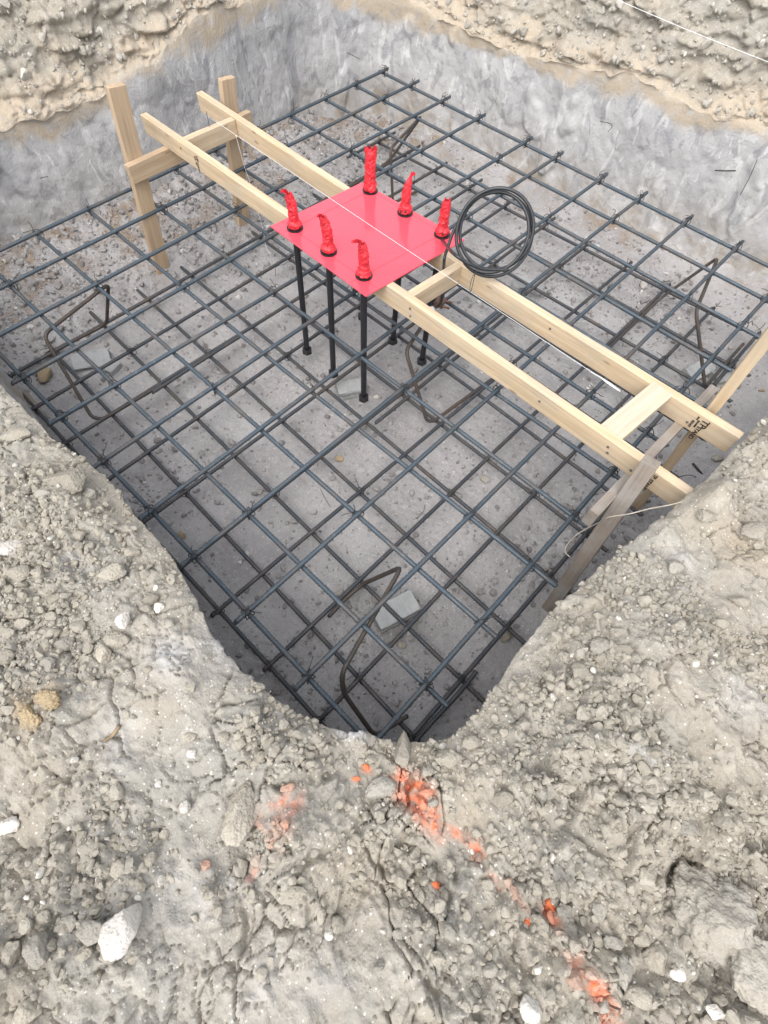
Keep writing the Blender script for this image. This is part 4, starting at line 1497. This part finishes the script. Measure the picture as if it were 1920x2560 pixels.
# ------------------------------------------------------------------ single stones and clods, as the photo shows them
rock(1746, 2288, 235, 235, 'boulder', "biggest grey earth boulder, at the lower right of the near bank", "earth_boulder", 5, .18, 11, rough=.22, cat="boulder", tall=.075)
rock(1868, 2440, 190, 190, 'boulder', "broad brownish earth boulder at the right edge, just below the biggest one", "earth_boulder", 5, .22, 29, rough=.15, cat="boulder", tall=.06)
rock(322, 2312, 100, 128, 'lime', "white angular limestone lump lying among grey clods at lower left", "limestone_rock", 4, .2, 5, cat="rock", rot=-25, tall=.045)
rock(1318, 2508, 66, 72, 'lime', "white limestone lump at the bottom edge, right of the middle", "limestone_rock", 4, .25, 8, cat="rock", tall=.03)
rock(36, 1372, 92, 64, 'lime', "long white limestone slab at the left edge of the view", "limestone_rock", 4, .35, 13, cat="rock", rot=10, tall=.03)
rock(312, 1555, 44, 44, 'lime', "small clean white stone on the left bank near the pit rim", "limestone_rock", 4, .2, 17, cat="rock")
rock(20, 2060, 56, 50, 'lime', "smooth pale stone cut by the left edge, above the white limestone lump", "limestone_rock", 4, .4, 19, cat="rock", tall=.014)
rock(1783, 2521, 44, 42, 'lime', "round white stone between the two boulders and the bottom edge", "limestone_rock", 4, .2, 23, cat="rock")
rock(608, 2026, 96, 146, 'tanrock', "upright tan stone beside the orange stained mound", "tan_rock", 5, .25, 31, cat="rock", tall=.05, rough=.12)
rock(127, 1745, 92, 60, 'ochre', "ochre yellow clod on the left bank", "ochre_clod", 5, .3, 338, cat="clod", rot=10, rough=.24, cuts=14)
rock(74, 1797, 70, 80, 'ochre', "soft ochre brown clump just below the ochre clod", "ochre_clod", 5, .5, 543, cat="clod", rough=.26, cuts=13)
rock(946, 1972, 92, 62, 'clodgrey', "flat pale grey slab just left of the brightest orange paint", "earth_slab", 4, .5, 43, cat="slab", tall=.018)
rock(1008, 1880, 52, 88, 'clod', "upright ridge of clay standing at the pit rim in the middle", "earth_clod", 4, .35, 47, cat="clod", tall=.035)
rock(45, 1090, 84, 40, 'clod', "flat slab of dry clay on the left bank close to the rim", "earth_slab", 4, .35, 53, cat="slab", tall=.015, rot=15)
rock(172, 1205, 118, 80, 'clod', "large rounded clay lump on the left bank at the rim", "earth_clod", 5, .45, 59, cat="clod", tall=.035)
rock(726, 2228, 82, 30, 'clod', "thin flat grey stone lying in the hollow below the pinkish mound", "earth_slab", 4, .3, 61, cat="slab", tall=.012)
rock(68, 2535, 76, 60, 'tanrock', "pale grey stone in the bottom left corner", "tan_rock", 4, .3, 67, cat="rock")
rock(315, 1438, 20, 22, 'darkstone', "small black stone on the left bank", "dark_stone", 3, .3, 71, cat="stone")
rock(1091, 2210, 27, 22, 'orange', "single orange painted clod in the dark hollow at the centre bottom", "painted_clod", 3, .2, 73, cat="clod")
rock(1375, 2275, 30, 46, 'orange', "orange painted clod wedged between grey clods near the big boulder", "painted_clod", 3, .3, 79, cat="clod")
rock(1315, 2305, 26, 20, 'orange', "orange painted bit under a grey clod left of the wedged one", "painted_clod", 3, .3, 83, cat="clod")
rock(915, 1920, 24, 15, 'orange', "orange flake beside the rim, upper of two", "painted_clod", 3, .3, 89, cat="clod")
rock(890, 1948, 20, 12, 'orange', "orange flake beside the rim, lower of two", "painted_clod", 3, .3, 97, cat="clod")
rock(715, 1968, 44, 26, 'pink', "pinkish painted clod at the top of the stained mound", "painted_clod", 3, .35, 101, cat="clod", rot=15)
rock(515, 2165, 28, 26, 'pink', "pinkish clod left of the stained hollow", "painted_clod", 3, .3, 103, cat="clod")
rock(145, 2541, 28, 26, 'orange', "orange bit at the bottom edge on the left", "painted_clod", 3, .35, 107, cat="clod")
rock(1057, 2147, 27, 26, 'lime', "white pebble above the single orange clod", "pebble", 3, .2, 109, cat="pebble")
rock(823, 2338, 27, 26, 'lime', "white pebble at the bottom of the hollow left of centre", "pebble", 3, .2, 113, cat="pebble")
rock(1082, 2007, 27, 26, 'clodgrey', "round grey pebble sitting on the orange paint", "pebble", 3, .2, 127, cat="pebble")
G1, G2 = "loose clods on the near bank", "white pebbles on the near bank"
for px, py, w, h, m in [(1635, 2395, 84, 62, 'clod'), (1556, 2430, 56, 72, 'clodgrey'), (1590, 2492, 66, 58, 'clod'), (1408, 2278, 52, 52, 'clodgrey'), (1496, 2272, 58, 54, 'clodgrey'),
                        (1402, 2225, 48, 48, 'clod'), (1338, 2320, 62, 64, 'clod'), (1742, 2492, 56, 66, 'clod'), (1712, 2055, 84, 50, 'clodgrey'), (1663, 2055, 46, 36, 'clod'),
                        (1676, 2007, 54, 46, 'clod'), (1640, 2212, 42, 46, 'clod'), (1610, 2185, 46, 40, 'clod'), (1800, 2500, 44, 40, 'clod'), (1350, 1980, 40, 34, 'clodgrey'),
                        (167, 1612, 56, 50, 'clodgrey'), (287, 1603, 62, 46, 'clod'), (228, 1236, 40, 40, 'clodgrey'), (113, 1237, 40, 34, 'clodgrey'), (52, 1433, 64, 48, 'clod'),
                        (100, 1432, 38, 38, 'clod'), (278, 1433, 72, 50, 'clod'), (262, 1640, 50, 52, 'tanrock'), (240, 2330, 74, 66, 'clodgrey'), (98, 2378, 76, 84, 'clodgrey'),
                        (32, 2385, 56, 58, 'clod'), (237, 2115, 84, 46, 'clod'), (205, 2155, 46, 46, 'clod'), (301, 2176, 46, 50, 'clod'), (278, 2390, 40, 44, 'clod'), (214, 2386, 46, 42, 'clod'),
                        (174, 2312, 52, 44, 'clodgrey'), (84, 2210, 30, 44, 'clodgrey'), (712, 2270, 26, 24, 'clod'), (1080, 2185, 30, 26, 'clodgrey'), (849, 1911, 34, 26, 'clodgrey'),
                        (470, 1842, 36, 28, 'clod'), (600, 1860, 40, 36, 'clod'), (640, 1905, 44, 34, 'clod'), (690, 1880, 36, 40, 'clod'), (560, 1840, 30, 26, 'tanrock'),
                        (740, 1835, 46, 30, 'clod'), (820, 1870, 40, 30, 'clodgrey'), (1120, 1900, 80, 56, 'clod'), (1180, 1860, 56, 40, 'clod'), (1040, 2300, 40, 34, 'clodgrey'),
                        (1000, 2335, 34, 30, 'clodgrey'), (1120, 2330, 44, 40, 'clodgrey'), (1230, 2420, 52, 44, 'clodgrey'), (1190, 2480, 44, 40, 'clodgrey'), (760, 2330, 36, 26, 'clodgrey'),
                        (800, 2290, 30, 44, 'clod'), (1500, 2510, 40, 34, 'clodgrey'), (1680, 2470, 44, 40, 'clodgrey'), (1530, 2350, 46, 36, 'clodgrey'), (1490, 2350, 36, 34, 'clod'),
                        (1440, 2360, 40, 36, 'clod'), (1445, 1680, 56, 40, 'clod'), (1500, 1620, 60, 44, 'clodgrey'), (1560, 1630, 50, 36, 'clod'), (1850, 1505, 60, 34, 'clod'), (1800, 1560, 50, 34, 'clod'),
                        (1420, 1880, 50, 34, 'clod'), (1370, 1840, 44, 40, 'clod'), (1480, 1890, 44, 30, 'clodgrey'), (1885, 1330, 80, 56, 'clod'), (1760, 1290, 60, 40, 'clod'), (1690, 1420, 60, 40, 'clodgrey'),
                        (60, 1560, 50, 40, 'clod'), (20, 1640, 44, 40, 'clod'), (120, 1665, 46, 40, 'clodgrey'), (230, 1700, 36, 32, 'clod'), (380, 1500, 40, 34, 'clod'), (200, 1340, 46, 34, 'clod'),
                        (330, 1385, 44, 36, 'clod'), (420, 1560, 36, 30, 'clodgrey'), (1090, 2395, 40, 36, 'clod'), (950, 2410, 36, 30, 'clodgrey')]:
    rock(px, py, w, h, m, "loose grey brown earth clod on the near bank, one of many", "earth_clod", 4, .3, group=G1, cat="clod", rough=.13)
for px, py, w in [(72, 2315, 22), (249, 2202, 20), (304, 2015, 16), (463, 2017, 32), (401, 1960, 20), (1692, 2432, 40), (1612, 2012, 22), (90, 1935, 16), (480, 1880, 26), (400, 1520, 30),
                  (1180, 2130, 14), (360, 2170, 14), (1745, 2520, 16), (960, 2330, 18), (1230, 2330, 16)]:
    rock(px, py, w, w * .9, 'lime', "small white pebble pressed into the near bank, one of several", "pebble", 3, .3, group=G2, cat="pebble")
# stones on the pit floor
def frock(px, py, w, h, m, label, name="stone", **kw):
    q = at(px, py, .02); q[2] = floor_z(q[0], q[1])
    rock(px, py, w, h, m, label, name, 3, .25, p=q, cat=kw.pop('cat', "stone"), **kw)


frock(1006, 1610, 26, 26, 'tanrock', "tan pebble on the floor in front of the nearest block")
frock(1262, 1592, 46, 34, 'clod', "brown clod on the floor in the near right part of the pit", "earth_clod", cat="clod")
frock(940, 990, 14, 14, 'lime', "white pebble on the floor beside the front corner bolt", "pebble", cat="pebble")
frock(846, 1143, 28, 18, 'ochre', "brown clump on the floor under the near mats", "earth_clod", cat="clod")
frock(120, 950, 40, 44, 'ochre', "brown dirt clump on the floor by the left bank", "earth_clod", cat="clod")
frock(1212, 1197, 28, 22, 'clodgrey', "grey lump on the floor right of the middle chair", "earth_clod", cat="clod")
frock(1906, 974, 18, 10, 'ochre', "small brown stone on the floor at the right edge")
frock(1608, 715, 22, 24, 'lime', "pale flat stone on the floor near the right wall")
frock(850, 1480, 22, 18, 'clodgrey', "small grey lump on the floor left of the nearest chair", "earth_clod", cat="clod")
frock(455, 1340, 26, 20, 'ochre', "brown lump on the floor below the left front bars", "earth_clod", cat="clod")
frock(1790, 1150, 30, 26, 'clodgrey', "grey crumbly lump on the floor beyond the far rail's end", "earth_clod", cat="clod")

for o in bpy.data.objects:
    if o.type == 'MESH' and o.data and not o.data.materials:
        print("NO MATERIAL", o.name)
